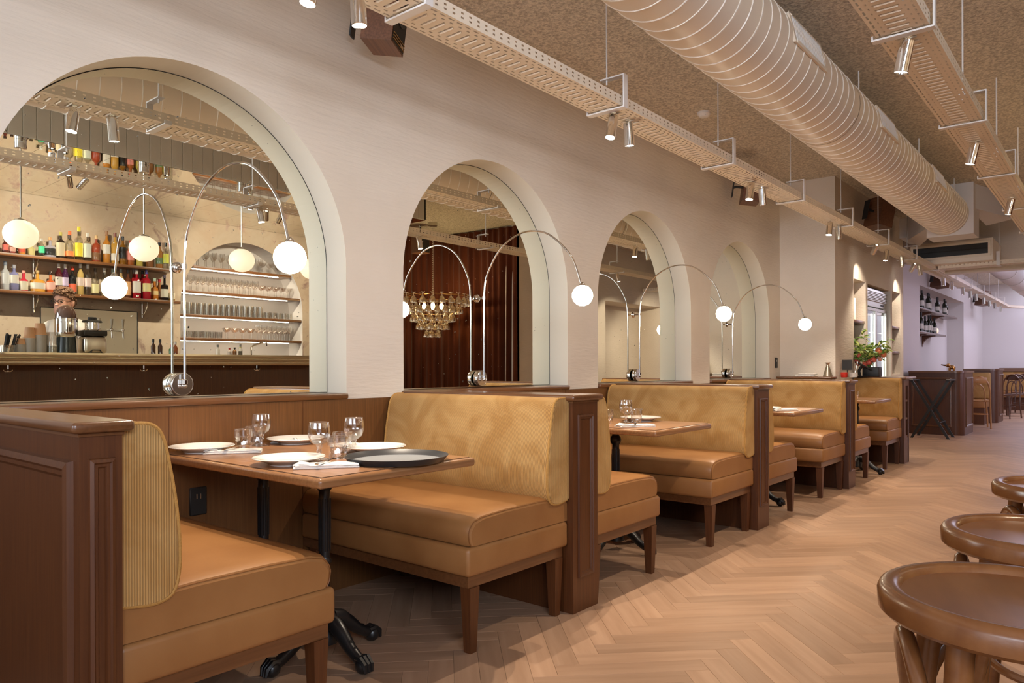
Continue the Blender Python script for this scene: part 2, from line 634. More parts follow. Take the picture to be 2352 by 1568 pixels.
pv, pf = plank_geo()
pm = bpy.data.meshes.new('plank')
pm.from_pydata(pv, [], pf)
pm.materials.append(PLM)
u1, u2 = Vector((1, -1, 0)).normalized(), Vector((1, 1, 0)).normalized()
O0 = Vector((2.967, 1.515, 0))
planks = []
for i in range(-60, 170):
    for j in range(-5, 7):
        base = O0 + (u1+u2)*PW*i + (u1-u2)*PW*PN*j
        for v_ in (0, 1):
            org = base if not v_ else base + u1*PW*(PN+1) + u2*PW*(1-PN)
            ang = -PI/4 if not v_ else PI/4
            if v_:
                org = base + u1*PW*(PN+1) + u2*PW*(1-PN)
            cen = (base+u1*PW*PN/2+u2*PW/2) if not v_ else (base+u1*PW*(PN+.5)+u2*PW*(1-PN/2))
            if -3.9 < cen.x < 22 and -2.5 < cen.y < 2.9:
                d = cen-Vector((0, 0, HC))
                dp = d.dot(fw)
                sc_ = 1e9
                if dp > .5:
                    uu, vv = 1176+FPX*d.dot(rt)/dp, CYP-FPX*d.z/dp
                    if 560 < uu < 2400 and vv < 1640 and cen.y < 2.25:
                        sc_ = d.length
                planks.append((sc_, org.copy(), ang))
planks.sort(key=lambda t: t[0])
bs = B()
uvw = []
for k, (sc_, org, ang) in enumerate(planks):
    M4 = Matrix.Translation(org) @ Matrix.Rotation(ang, 4, 'Z')
    if k < 300 and sc_ < 1e8:
        o = bpy.data.objects.new('plank', pm)
        C.objects.link(o)
        o.parent = floor
        o.location = org
        o.rotation_euler = (0, 0, ang)
    else:
        bs.M = M4
        bs.add(pv, pf)
        uvw += pv
o = bs.build('plank_field', PLS, floor, kind='stuff')
at_ = o.data.attributes.new('uvw', 'FLOAT_VECTOR', 'POINT')
at_.data.foreach_set('vector', [c for p in uvw for c in p])

# arched wall (left): one sheet with four arched openings, plus the reveals
b = B()
T = .16
cuts = [-4]
for X0 in AX:
    cuts += [X0-AR, X0+AR]
cuts.append(XR)
for i in range(0, len(cuts), 2):
    quads(b, [cuts[i], cuts[i+1]], [0, ZL-.03, 2, ZC], [], lambda a, z: (a, YW, z))
for X0 in AX:
    n = 56
    pts = [(X0-AR*math.cos(PI*k/n), AZ+AR*math.sin(PI*k/n)) for k in range(n+1)]
    for (xa, za), (xb, zb) in zip(pts, pts[1:]):
        b.add([(xa, YW, za), (xb, YW, zb), (xb, YW, ZC), (xa, YW, ZC)], [(0, 1, 2, 3)])
    b.add([(X0-AR, YW, 0), (X0+AR, YW, 0), (X0+AR, YW, ZL-.03), (X0-AR, YW, ZL-.03)], [(0, 1, 2, 3)])
wall_left = struct('wall_left', b, M['plaster'])
for X0 in AX:
    b = B()
    n = 56
    pts = [(X0-AR, ZL-.03)]+[(X0-AR*math.cos(PI*k/n), AZ+AR*math.sin(PI*k/n)) for k in range(n+1)]+[(X0+AR, ZL-.03)]
    e = .008
    for (xa, za), (xb, zb) in zip(pts, pts[1:]):
        b.add([(xa, YW, za), (xb, YW, zb), (xb, YM+.004, zb), (xa, YM+.004, za)], [(0, 1, 2, 3)], True)
    struct('reveal', b, M['reveal'], wall_left)
b = B()
b.box(-4, 8.4, YM+.02, YM+.06, 0, ZC)
b.build('wall_core', M['black'], wall_left)

# antique mirrors in the arches
ords = ['first', 'second', 'third', 'fourth']
see = ['showing the bottle bar', 'showing the chandelier and rust curtain', 'showing a plain wall and twin spotlights', 'showing only a plain pale wall']
for k, X0 in enumerate(AX):
    t = thing('mirror', f'arched antique mirror, {ords[k]} from the camera, {see[k]}', 'mirror', (X0, YM, ZL), group='arched wall mirrors', world=True)
    n = 64
    out = [(X0-AR+.003, ZL+.002)]+[(X0-(AR-.003)*math.cos(PI*i/n), AZ+(AR-.003)*math.sin(PI*i/n)) for i in range(n+1)]+[(X0+AR-.003, ZL+.002)]
    b = B()
    b.prism(out, YM, YM+.006, 'y')
    b.build('glass_sheet', M['mirror'], t)
    b = B()
    b.tube([(x, YM-.0005, z) for x, z in out], .0013, 5, cap=False)
    b.build('edge_bead', M['black'], t)

# ledge and panel in each arch (wainscot of the booths)
for k, X0 in enumerate(AX):
    b = B()
    b.rbox(X0-AR+.002, X0+AR-.002, YW-.022, YM-.003, ZL-.028, ZL, .007, 2)
    t = struct('trim_%d' % (k+1), b, M['wood_x'])
x_d = [(.657, .094), (2.625, .196), (4.735, .205), (6.83, .205), (8.975, .215)]     # booth dividers: front-left x, width
seg = [(-.6, .657), (.751, 2.625), (2.821, 4.735), (4.94, 6.83), (7.035, 8.24)]
for k, (xa, xb) in enumerate(seg):
    t = B().box(xa, xb, YW-.012, YW-.001, 0, ZL-.029)
    o = struct('trim_%d' % (k+5), t, M['panel'])
    n = 3
    for i in range(1, n):                                      # slim battens hide the joints between the panel boards
        x = xa+(xb-xa)*i/n
        B().box(x-.0015, x+.0015, YW-.0135, YW-.011, .02, ZL-.03).build('joint_strip', M['wood_v'], o)

# return wall and second wall line with the drinks-fridge niches
b = B()
quads(b, [Y2, YW], [0, ZC], [], lambda a, z: (XR, a, z))
struct('wall_return', b, M['plaster'])
NL, NF, NR, ZN = (8.965, 9.468), (9.555, 10.70), (10.79, 11.268), 2.085
b = B()
holes = [(*NL, .97, ZN), (*NF, -1, 2.075), (*NR, .97, ZN)]
quads(b, [XR, *NL, *NF, *NR, 11.42], [0, .97, 2.075, ZN, ZC], holes, lambda a, z: (a, Y2, z))
ra = .20
cor = [(11.42+ra*math.sin(PI/2*k/10), Y2+ra*(1-math.cos(PI/2*k/10))) for k in range(11)]+[(11.62, 3.25)]
for (xa, ya), (xb, yb_) in zip(cor, cor[1:]):
    b.add([(xa, ya, 0), (xb, yb_, 0), (xb, yb_, ZC), (xa, ya, ZC)], [(0, 1, 2, 3)], True)
wl2 = struct('wall_left_far', b, M['plaster'])
b = B()
for (xa, xb), z0, z1, d in ((NL, .97, ZN, .3), (NR, .97, ZN, .3), (NF, 0, 2.075, .75)):
    y1 = Y2+d
    b.add([(xa, Y2, z0), (xa, y1, z0), (xa, y1, z1), (xa, Y2, z1), (xb, Y2, z0), (xb, y1, z0), (xb, y1, z1), (xb, Y2, z1)],
          [(0, 1, 2, 3), (4, 7, 6, 5), (1, 5, 6, 2), (3, 2, 6, 7), (0, 4, 5, 1)])
b.build('niche_lining', M['plaster'], wl2)

# far room: wine niche, back wall
b = B()
WN, WZ, Y3, Y4 = (14.41, 19.07), 2.495, 2.707, 3.03
quads(b, [11.62, 14.41, 19.07, 22.2], [0, WZ, ZC], [(*WN, -1, WZ)], lambda a, z: (a, Y3, z))
b.add([(WN[0], Y3, 0), (WN[0], Y4, 0), (WN[0], Y4, WZ), (WN[0], Y3, WZ), (WN[1], Y3, 0), (WN[1], Y4, 0), (WN[1], Y4, WZ), (WN[1], Y3, WZ)],
      [(0, 1, 2, 3), (4, 7, 6, 5), (1, 5, 6, 2), (3, 2, 6, 7)])
struct('wall_left_end', b, M['farwall'])
b = B()
b.box(22, 22.15, -2.6, 3.2, 0, ZC)
struct('wall_back', b, M['farwall'])
b = B()
b.box(12.3, 12.48, -.45, 2.0, 2.42, ZC)
b.box(12.3, 12.48, 2.0, Y3, 2.62, ZC)
struct('trim_10', b, M['plaster'])              # the beam between the two rooms

# ceiling with the skylight opening of the far room
b = B()
quads(b, [-4, 12.4, 17.3, 22.2], [-2.6, -.6, 1.9, 3.2], [(17.3, 22.2, -.6, 1.9)], lambda a, y: (a, y, ZC))
ceil = struct('ceiling', b, M['ceiling'])
b = B()
b.box(17.3, 22, 1.9, 1.94, ZC, ZC+.5)
b.box(17.26, 17.3, -.6, 1.94, ZC, ZC+.5)
b.build('skylight_well', M['farwall'], ceil)
sk = plain('roller_blind', (.80, .82, .84, 1), .8)
for k, x in enumerate((18.2, 19.5, 20.8)):
    n = 14
    rings = [[(x+dx, -.55+2.4*i/n, ZC+.16-.13*math.sin(PI*i/n)+dz) for i in range(n+1)] for dx, dz in ((-.42, 0), (.42, 0), (.42, .01), (-.42, .01))]
    b = B()
    b.loft([[r[i] for r in rings] for i in range(n+1)])
    o = b.build('roof_blind', sk)
    tag(o, ['white sagging roof blind under the skylight, nearest the beam', 'white sagging roof blind, middle of the skylight', 'white sagging roof blind, farthest along the skylight'][k], 'blind', 'skylight blinds')

# behind the camera: front wall with the shop window, right-hand walls
b = B()
quads(b, [-2.6, -.7, 2.7, 3.2], [0, .55, 2.9, ZC], [(-.7, 2.7, .55, 2.9)], lambda y, z: (-4, y, z))
struct('wall_front', b, M['plaster'])
b = B()
for y in (-.7, .43, 1.56, 2.66):
    b.box(-4.03, -3.97, y, y+.05, .55, 2.9)
for z in (.55, 2.15, 2.85):
    b.box(-4.03, -3.97, -.7, 2.7, z, z+.05)
struct('window_1', b, M['wood_v'])
b = B()
for x in (-2.1, -.93, .25):
    b.box(x, x+.05, -2.38, -2.32, .6, 2.9)
for z in (.6, 2.2, 2.85):
    b.box(-2.1, .3, -2.38, -2.32, z, z+.05)
struct('window_2', b, M['wood_v'])  # unseen opening, added to carry the corner daylight
YB = -2.35                                       # old plaster wall behind the bar
NX, NRr, NZ = 4.99, .84, 1.824                   # arched glass niche
b = B()
n = 40
quads(b, [-4, -2.1, .3, NX-NRr], [0, .6, 2.9, ZC], [(-2.1, .3, .6, 2.9)], lambda a, z: (a, YB, z))
quads(b, [NX+NRr, 6.5], [0, ZC], [], lambda a, z: (a, YB, z))
pts = [(NX-NRr*math.cos(PI*k/n), NZ+NRr*math.sin(PI*k/n)) for k in range(n+1)]
for (xa, za), (xb, zb) in zip(pts, pts[1:]):
    b.add([(xa, YB, za), (xb, YB, zb), (xb, YB, ZC), (xa, YB, ZC)], [(0, 1, 2, 3)])
wr = struct('wall_right', b, M['oldplaster'])
b = B()
pp = [(NX-NRr, 0)]+pts+[(NX+NRr, 0)]
for (xa, za), (xb, zb) in zip(pp, pp[1:]):
    b.add([(xa, YB, za), (xb, YB, zb), (xb, YB-.32, zb), (xa, YB-.32, za)], [(0, 1, 2, 3)], True)
b.add([(x, YB-.32, z) for x, z in pp], [tuple(range(len(pp)))])
b.build('niche_lining', M['farwall'], wr)
b = B()
quads(b, [-2.6, -2.35], [0, ZC], [], lambda y, z: (6.5, y, z))
b.box(6.5, 8.35, -2.62, -2.58, 0, ZC)
struct('wall_lounge', b, M['plaster'])
# pale wall on the bar side beyond the curtain, with a doorway recess
YP = -.45
b = B()
d0, d1 = mir(1390, 680, YP).x, mir(1519, 680, YP).x
zt = mir(1390, 690, YP).z
quads(b, [8.1, d0, d1, 14], [0, zt, ZC], [(d0, d1, -1, zt)], lambda a, z: (a, YP, z))
b.box(8.1, 8.16, -2.6, YP, 0, ZC)
b.add([(d0, YP, 0), (d0, YP-.5, 0), (d0, YP-.5, zt), (d0, YP, zt), (d1, YP, 0), (d1, YP-.5, 0), (d1, YP-.5, zt), (d1, YP, zt)],
      [(0, 1, 2, 3), (4, 7, 6, 5), (1, 5, 6, 2), (3, 2, 6, 7)])
struct('wall_right_far', b, M['plaster'])
b = B()
b.box(14, 22, -2.6, -2.5, 0, ZC)
struct('wall_right_end', b, M['farwall'])

# ================================================================== booths
# ---- dividers
def moulding_ring(b, x0, z0, w_, h, y):
    # raised picture-frame moulding on a face that looks towards -Y
    b.frame((x0, y, z0), (1, 0, 0), (0, 0, 1), w_, h, [(0, .0), (.002, .008), (.010, .011), (.014, .006), (.020, .006), (.024, .0)])


YE = 1.84
for k, (x0, wd) in enumerate(x_d[:4]):
    lab = ['oak end panel of the booth row, thin, closest to the camera', 'oak booth divider behind the first laid table', 'oak booth divider behind the second laid table', 'oak booth divider, third broad one along the row']
    y1 = YW-.014
    t = thing('booth_divider', lab[k], 'divider', (x0, YE, 0), group='booth dividers', world=True)
    B().box(x0, x0+wd, YE, y1, 0, .931).build('body', M['wood_v'], t)
    B().rbox(x0-.022, x0+wd+.022, YE-.022, y1, .931, .957, .009, 3).build('cap', M['wood_y'], t)
    B().box(x0-.004, x0+wd+.004, YE-.004, y1, .922, .931).build('bead', M['wood_y'], t)
    b = B()
    if k:
        moulding_ring(b, x0+.038, .15, wd-.076, .72, YE)
    else:
        moulding_ring(b, x0+.018, .12, wd-.034, .75, YE)
    b.build('end_moulding', M['wood_v'], t)
    if k == 0:
        b = B()                              # big raised frame on the outer side
        b.frame((x0, y1-.03, .12), (0, -1, 0), (0, 0, 1), y1-.03-YE-.035, .745, [(0, 0), (.003, .014), (.018, .018), (.026, .010), (.036, .010), (.045, .001)])
        b.build('side_moulding', M['wood_v'], t)

# ---- service station that closes the row
x0, wd = x_d[4]
t = thing('service_station', 'oak service station with open side shelves closing the booth row', 'station', (x0, YE, 0), world=True)
B().box(x0, x0+.075, YE, Y2-.005, 0, .931).build('body', M['wood_v'], t)
b = B()
b.box(x0+.075, x0+wd+.26, Y2-.03, Y2-.006, 0, .931)
b.box(x0+wd, x0+wd+.02, YE, Y2-.03, 0, .931)
b.build('carcass', M['wood_v'], t)
for z in (.28, .48, .68):
    B().box(x0+.075, x0+wd, YE+.01, Y2-.03, z, z+.022).build('shelf', M['wood_y'], t)
B().box(x0+.075, x0+wd, YE+.004, YE+.02, .0, .28).build('kick_panel', M['wood_v'], t)
B().box(x0+.075, x0+wd, YE+.004, YE+.02, .86, .931).build('top_rail', M['wood_v'], t)
B().rbox(x0-.022, x0+wd+.30, YE-.022, Y2-.004, .931, .957, .009, 3).build('cap', M['wood_y'], t)


# ---- benches: local x from the divider outwards, local y from the aisle to the wall
def bench(sx, L):
    t = thing('booth_bench', '', 'bench')
    D = .634
    X = lambda a, c: (min(sx*a, sx*c), max(sx*a, sx*c))
    # seat cushion, crowned top
    b = B()
    xs = [0.0, .012, .05, .2, .42, .56, .605, .626, .632, .628, .618]
    zt = [.500, .512, .520, .526, .526, .520, .508, .486, .455, .425, .407]
    ys = [0, .006, .022, .06, L*.3, L*.6, L]
    rings = []
    for i, y in enumerate(ys):
        ins, dz = [(.016, .020), (.006, .007), (.001, .002), (0, 0), (0, 0), (0, 0), (0, 0)][i]
        ring = [(sx*max(0, x-(ins if x > .3 else 0)), y, z-(dz if z > .47 else 0)) for x, z in zip(xs, zt)]
        ring += [(sx*.6, y, .406), (0, y, .406)]
        rings.append(ring)
    b.loft(rings)
    b.build('seat_cushion', M['leather'], t)
    b = B()
    b.tube([(sx*(x-(.016*.35 if x > .3 else 0)), .0045, z-(.012 if z > .47 else 0)) for x, z in list(zip(xs, zt))[1:]], .0021, 6)
    b.build('welt', M['seam'], t)
    b = B()
    x_, X_ = X(0, .640)
    b.rbox(x_, X_, -.008, L, .294, .404, .016, 3)
    b.build('seat_base', M['leather'], t)
    x_, X_ = X(.02, .622)
    B().box(x_, X_, .012, L, .25, .294).build('apron', M['wood_x'], t)
    for lx, ly in ((.592, .03), (.055, .03), (.592, L-.06), (.055, L-.06)):
        b = B()
        r0, r1 = .026, .017
        b.loft([[(sx*lx-r, ly-r, z), (sx*lx+r, ly-r, z), (sx*lx+r, ly+r, z), (sx*lx-r, ly+r, z)] for r, z in ((r1, 0), (r0, .25))], False)
        b.build('leg', M['wood_v'], t)
    # corduroy back cushion
    pr = [(0, .500), (.03, .494), (.09, .488), (.135, .503), (.152, .55), (.155, .62), (.149, .70), (.138, .78), (.123, .86), (.112, .905), (.096, .932), (.07, .945), (.03, .946), (0, .945)]
    q = []
    for i in range(len(pr)-1):                      # rounder outline
        a0, a1, a2, a3 = pr[max(i-1, 0)], pr[i], pr[i+1], pr[min(i+2, len(pr)-1)]
        for f in (0, .34, .67):
            q.append(tuple(.5*(2*a1[j]+(a2[j]-a0[j])*f+(2*a0[j]-5*a1[j]+4*a2[j]-a3[j])*f*f+(3*a1[j]-a0[j]-3*a2[j]+a3[j])*f**3) for j in (0, 1)))
    pr = q+[pr[-1]]
    cx, cz = .0, .72
    b = B()
    rings = []
    y0, y1 = -.012, L-.004
    for y, k in ((y0, .93), (y0+.008, .975), (y0+.025, .995), (y0+.06, 1.0), (y0+.3, 1.012), (L*.5, 1.02), (y1-.3, 1.012), (y1-.06, 1), (y1-.02, .985), (y1, .95)):
        kk = 1-(1-k)*.35
        rings.append([(sx*x*k, y, cz+(z-cz)*kk) for x, z in pr])
    b.loft(rings)
    b.build('back_cushion', M['cord'], t)
    for y, k in ((y0+.006, .975), (y1-.012, .985)):
        kk = 1-(1-k)*.35
        B().tube([(sx*x*k, y, cz+(z-cz)*kk) for x, z in pr[1:-1]], .0052, 6).build('piping', M['piping'], t)
    return t


L0 = YW-.016-1.872
bp, bn = bench(1, L0), bench(-1, L0)
bp.location = (.751, 1.872, 0)
bp['label'] = 'tan leather booth bench with corduroy back, at the end panel closest to the camera'
bp['group'] = bn['group'] = 'booth benches'
bn.location = (2.625, 1.872, 0)
bn['label'] = 'tan leather booth bench with corduroy back, behind the table with the black round tray'
dup(bp, (2.821, 1.872, 0), 'tan leather booth bench on the far side of the first broad divider')
dup(bn, (4.735, 1.872, 0), 'tan leather booth bench behind the second laid table')
dup(bp, (4.94, 1.872, 0), 'tan leather booth bench on the far side of the second broad divider')
dup(bn, (6.83, 1.872, 0), 'tan leather booth bench behind the third table along the row')
dup(bp, (7.035, 1.872, 0), 'tan leather booth bench on the far side of the third broad divider')
b4 = bench(-1, Y2-.01-1.872)
b4.location = (8.975, 1.872, 0)
b4['label'] = 'short tan leather booth bench against the service station, last of the row'
b4['group'] = 'booth benches'
# the return wall of the last booth: oak shelf over an upholstered strip
t = thing('return_shelf', 'oak shelf with tan upholstered front along the last booth, holding folded napkins', 'shelf', (8.1, 2.5, 0), world=True)
B().rbox(8.03, XR-.002, Y2-.02, YW-.03, .945, .968, .008, 2).build('top', M['wood_y'], t)
B().rbox(8.05, 8.12, Y2, YW-.03, .60, .944, .02, 3).build('upholstery', M['cord'], t)
B().box(8.12, XR-.002, Y2, YW-.03, 0, .944).build('body', M['wood_v'], t)


# ---- tables with cast-iron pedestals
def booth_table(x0, x1, y0, y1, label, two=True):
    cx, cy_ = (x0+x1)/2, (y0+y1)/2
    t = thing('booth_table', label, 'table', (cx, cy_, 0), group='booth tables')
    hx, hy = (x1-x0)/2, (y1-y0)/2
    b = B()
    b.rbox(-hx, hx, -hy, hy, .716, .748, .011, 3)
    b.build('edge_band', M['table_edge'], t)
    B().box(-hx+.016, hx-.016, -hy+.016, hy-.016, .7465, .7488).build('inlay_line', M['dark_line'], t)
    B().box(-hx+.019, hx-.019, -hy+.019, hy-.019, .7466, .7500).build('tabletop', M['table'], t)
    for py in ([-hy+.45, hy-.22] if two else [0]):
        b = B()
        b.lathe([(.075, .71), (.075, .716)], 16, (0, py, 0))
        b.lathe([(r_*.70 if z_ > .165 else r_, z_) for r_, z_ in [(.034, .704), (.037, .70), (.037, .69), (.030, .686), (.030, .676), (.040, .668), (.046, .655), (.046, .643), (.038, .630), (.030, .622), (.031, .60), (.029, .38), (.030, .372),
                 (.036, .366), (.036, .357), (.028, .350), (.027, .335), (.033, .328), (.033, .318), (.027, .31), (.026, .22), (.032, .215), (.032, .205), (.028, .2), (.030, .17), (.040, .16), (.042, .10), (.048, .09), (.048, .06)]], 20, (0, py, 0))
        for k in range(12):                    # flutes
            a = 2*PI*k/12
            b.tube([(.0205*math.cos(a), py+.0205*math.sin(a), .40), (.0212*math.cos(a), py+.0212*math.sin(a), .595)], .0026, 5)
        c = b.build('pedestal', M['iron'], t)
        for k in range(4):
            a = k*PI/2
            b = B()
            ca, sa = math.cos(a), math.sin(a)
            path = [(.03, .145), (.07, .135), (.11, .105), (.15, .07), (.185, .05), (.205, .042)]
            b.tube([(r*ca, py+r*sa, z) for r, z in path], [.030, .030, .026, .022, .021, .020], 10)
            b.sphere((.222*ca, py+.222*sa, .030), .030, 12, 8, 1.0)
            for q in (-1, 0, 1):               # the claw's toes
                b.tube([((.20)*ca-q*.014*sa, py+.20*sa+q*.014*ca, .052), ((.226)*ca-q*.017*sa, py+.226*sa+q*.017*ca, .056), (.248*ca-q*.015*sa, py+.248*sa+q*.015*ca, .038), (.254*ca-q*.013*sa, py+.254*sa+q*.013*ca, .012)], [.009, .011, .010, .006], 6)
            for q in range(5):                 # scales on the leg
                r_, z_ = .075+q*.024, .148-q*.0195
                b.sphere((r_*ca, py+r_*sa, z_+.004), .012, 6, 4, .7)
            b.build('claw_foot', M['iron'], c)
    return t


booth_table(1.307, 1.992, 1.832, 2.915, 'oak booth table laid with a black round tray, plates and glasses')
booth_table(3.38, 4.05, 1.845, 2.915, 'oak booth table with glasses and plates, second along the row')
booth_table(5.34, 6.0, 1.80, 2.915, 'oak booth table, third along the row')
booth_table(7.62, 8.26, 1.81, 2.32, 'oak booth table, last along the row, just showing past a bench', False)

# ================================================================== arc lamps on the mirrors
def arc_lamp():
    t = thing('arc_lamp', '', 'lamp', group='arc lamps on the mirrors')
    # local: y = 0 on the mirror plane, towards the room is -y, z from the ledge
    b = B()
    b.lathe([(.045, -.006), (.050, -.008), (.050, -.018), (.0475, -.020), (.0475, -.023), (.050, -.025), (.050, -.037), (.0485, -.040), (.0465, -.041), (.0455, -.040), (.0, -.040)], 44, (0, 0, .056), 'y')
    b.build('counterweight', M['chrome_soft'], t)
    b = B()
    b.sphere((0, -.056, .050), .011, 12, 8)
    b.lathe([(.012, .058), (.012, .074), (.008, .078)], 12, (0, -.056, 0))
    b.build('swivel', M['chrome'], t)
    ya, yb = -.056, -.764
    key = [(-.056, .060), (-.056, .25), (-.056, .50), (-.065, .639), (-.088, .710), (-.155, .814), (-.232, .882), (-.336, .925), (-.436, .930), (-.531, .902), (-.614, .841), (-.677, .776), (-.711, .721), (-.742, .635), (-.756, .59)]
    pts = []
    for i in range(len(key)-1):
        q = [key[max(i-1, 0)], key[i], key[i+1], key[min(i+2, len(key)-1)]]
        for k in range(4):
            f = k/4
            pts.append((0,)+tuple(.5*(2*q[1][j]+(q[2][j]-q[0][j])*f+(2*q[0][j]-5*q[1][j]+4*q[2][j]-q[3][j])*f*f+(3*q[1][j]-q[0][j]-3*q[2][j]+q[3][j])*f**3) for j in (0, 1)))
    pts.append((0, yb+.004, .585))
    b = B()
    b.tube(pts, .0052, 10)
    b.build('arm', M['chrome'], t)
    b = B()
    b.tube([(0, -.002, .555), (0, -.05, .555)], .006, 8)
    b.lathe([(.024, -.001), (.024, -.006), (.018, -.011), (.008, -.013)], 20, (0, 0, .555), 'y')
    b.lathe([(.009, .545), (.009, .566)], 12, (0, -.056, 0))
    b.build('wall_clip', M['chrome'], t)
    b = B()
    b.lathe([(.006, .603), (.009, .600), (.017, .590), (.019, .580)], 16, (0, yb, 0))
    b.build('globe_cap', M['chrome'], t)
    b = B()
    b.sphere((0, yb, .528), .0585, 32, 20)
    b.build('globe', M['globe'], t)
    return t


al = arc_lamp()
labs = ['arched chrome arc lamp with lit globe on the first, largest-looking mirror', 'arched chrome arc lamp with lit globe on the mirror showing the chandelier',
        'arched chrome arc lamp with lit globe on the third mirror', 'arched chrome arc lamp with lit globe on the fourth, farthest mirror']
for k, X0 in enumerate((1.492, 3.385, 5.30, 7.175)):
    o = al if k == 0 else dup(al, (0, 0, 0))
    o.location = (X0, YM, ZL)
    o.rotation_euler = (0, 0, .065)
    o['label'] = labs[k]

# ================================================================== cable trays
def tray_mesh(x0, x1, y0, y1, z, h=.052, holes=True, p=.047):
    b = B()
    if not holes:
        b.add([(x0, y0, z+h), (x0, y0, z), (x0, y1, z), (x0, y1, z+h), (x1, y0, z+h), (x1, y0, z), (x1, y1, z), (x1, y1, z+h)],
              [(0, 1, 5, 4), (1, 2, 6, 5), (2, 3, 7, 6)])
        return b
    wd = y1-y0
    rows = [0, .012, .019, .034, .041, .054, wd-.054, wd-.041, wd-.034, wd-.019, wd-.012, wd]
    xs = [0, .008, .020, .027, .038, .047]
    sol = {(r, c) for r in range(11) for c in range(5)}
    for r in (1, 9):
        for c in (1, 2, 3):
            sol.discard((r, c))
    for r in (3, 7):
        for c in (0, 1, 3, 4):
            sol.discard((r, c)) if c in (0, 1, 4, 3) and c != 2 else None
        sol |= {(r, 1), (r, 3)}
    sol.discard((5, 2))
    zr = [0, .014, .022, .032, .040, h]
    n = int((x1-x0)/p)
    W = len(rows)
    vs, fs = [], []
    for i in range(n):
        o = len(vs)
        for x in xs:
            for y in rows:
                vs.append((x0+i*p+x, y0+y, z))
        for c in range(5):
            for r in range(11):
                if (r, c) in sol:
                    fs.append((o+c*W+r, o+(c+1)*W+r, o+(c+1)*W+r+1, o+c*W+r+1))
        # ridge beside each cross slot
        o = len(vs)
        xa, ya, yb = x0+i*p+.028, y0+.06, y1-.06
        vs += [(xa, ya, z-.0005), (xa, yb, z-.0005), (xa+.004, yb, z-.004), (xa+.004, ya, z-.004), (xa+.009, ya, z-.0005), (xa+.009, yb, z-.0005)]
        fs += [(o, o+1, o+2, o+3), (o+3, o+2, o+5, o+4)]
        for ys in (y0, y1):
            o = len(vs)
            xx = (0, .014, .028, .047)
            for x in xx:
                for q in zr:
                    vs.append((x0+i*p+x, ys, z+q))
            for c in range(3):
                for r in range(5):
                    if not (c == 1 and r in (1, 3)):
                        fs.append((o+c*6+r, o+(c+1)*6+r, o+(c+1)*6+r+1, o+c*6+r+1))
    b.add(vs, fs)
    for ys, d in ((y0, .008), (y1, -.008)):
        b.add([(x0, ys, z+h), (x1, ys, z+h), (x1, ys+d, z+h), (x0, ys+d, z+h)], [(0, 1, 2, 3)])
    return b


def hanger(t, x, y0, y1, z, out, top=.16):
    """flat-bar C bracket round the tray and its threaded rod; out = the open side's y"""
    e = .012
    ya, yb = y0-e, y1+e
    b = B()
    s = .019
    b.box(x-s, x+s, ya, yb, z-.013, z-.006)
    if out < 0:
        b.box(x-s, x+s, ya-.007, ya, z-.013, z+top)
        b.box(x-s, x+s, yb, yb+.007, z-.013, z+.01)
        b.box(x-s, x+s, ya, (ya+yb)/2+.03, z+top-.007, z+top)
    else:
        b.box(x-s, x+s, yb, yb+.007, z-.013, z+top)
        b.box(x-s, x+s, ya-.007, ya, z-.013, z+.01)
        b.box(x-s, x+s, (ya+yb)/2-.03, yb, z+top-.007, z+top)
    o = b.build('hanger', M['white_paint'], t)
    b = B()
    yc = (ya+yb)/2
    b.tube([(x, yc, z+top-.03), (x, yc, ZC-.002)], .0045, 6)
    b.lathe([(.010, z+top), (.010, z+top+.008)], 6, (x, yc, 0))
    b.build('rod', M['white_paint'], o)


ZT = 2.428
t = thing('cable_tray', 'long cream perforated cable tray hung along the arched wall', 'cable tray', (4, 2.07, ZT), world=True)
TY0, TY1 = 1.977, 2.169
tray_mesh(-2.5, 15, TY0, TY1, ZT).build('tray_channel', M['tray'], t)
tray_mesh(15, 20.2, TY0, TY1, ZT, holes=False).build('tray_run', M['tray'], t)
b = B()
n = 12
arcs = []
for k in range(n+1):                                    # the far bend
    a = PI/2*k/n
    c = (20.2, TY0-1.0)
    arcs.append([(c[0]+r*math.sin(a), c[1]+r*math.cos(a), zz) for r, zz in ((1.0, ZT+.052), (1.0, ZT), (1.192, ZT), (1.192, ZT+.052))])
arcs.append([(p[0], p[1]-2.2, p[2]) for p in arcs[-1]])
b.loft(arcs, False, closed=False)
b.build('tray_bend', M['tray'], t)
for x in (-1.0, .49, 1.885, 3.278, 4.66, 6.06, 7.457, 8.865, 10.3, 11.7, 13.2, 14.7, 16.2, 17.8, 19.3):
    hanger(t, x, TY0, TY1, ZT, -1)
t = thing('cable_tray', 'cream perforated cable tray hung down the middle of the room, right of the duct', 'cable tray', (4, .67, ZT), world=True)
UY0, UY1 = .578, .770
tray_mesh(-2.5, 11.3, UY0, UY1, ZT).build('tray_channel', M['tray'], t)
for x in (-1, .49, 1.9, 3.292, 4.74, 6.185, 7.6, 9.0, 10.4):
    hanger(t, x, UY0, UY1, ZT, -1)
t = thing('cable_tray', 'cream cable tray crossing the room in front of the beam', 'cable tray', (11.7, .7, ZT), world=True)
b = tray_mesh(-.4, 1.97, 0, .17, ZT)
b.v = [(11.62+p[1], p[0], p[2]) for p in b.v]
b.build('tray_channel', M['tray'], t)
for y in (.35, 1.25):
    b = B()
    b.box(11.60, 11.81, y-.02, y+.02, ZT-.012, ZT-.005)
    b.box(11.595, 11.602, y-.02, y+.02, ZT-.012, ZT+.17)
    o = b.build('hanger', M['white_paint'], t)
    B().tube([(11.7, y, ZT+.1), (11.7, y, ZC)], .0045, 6).build('rod', M['white_paint'], o)

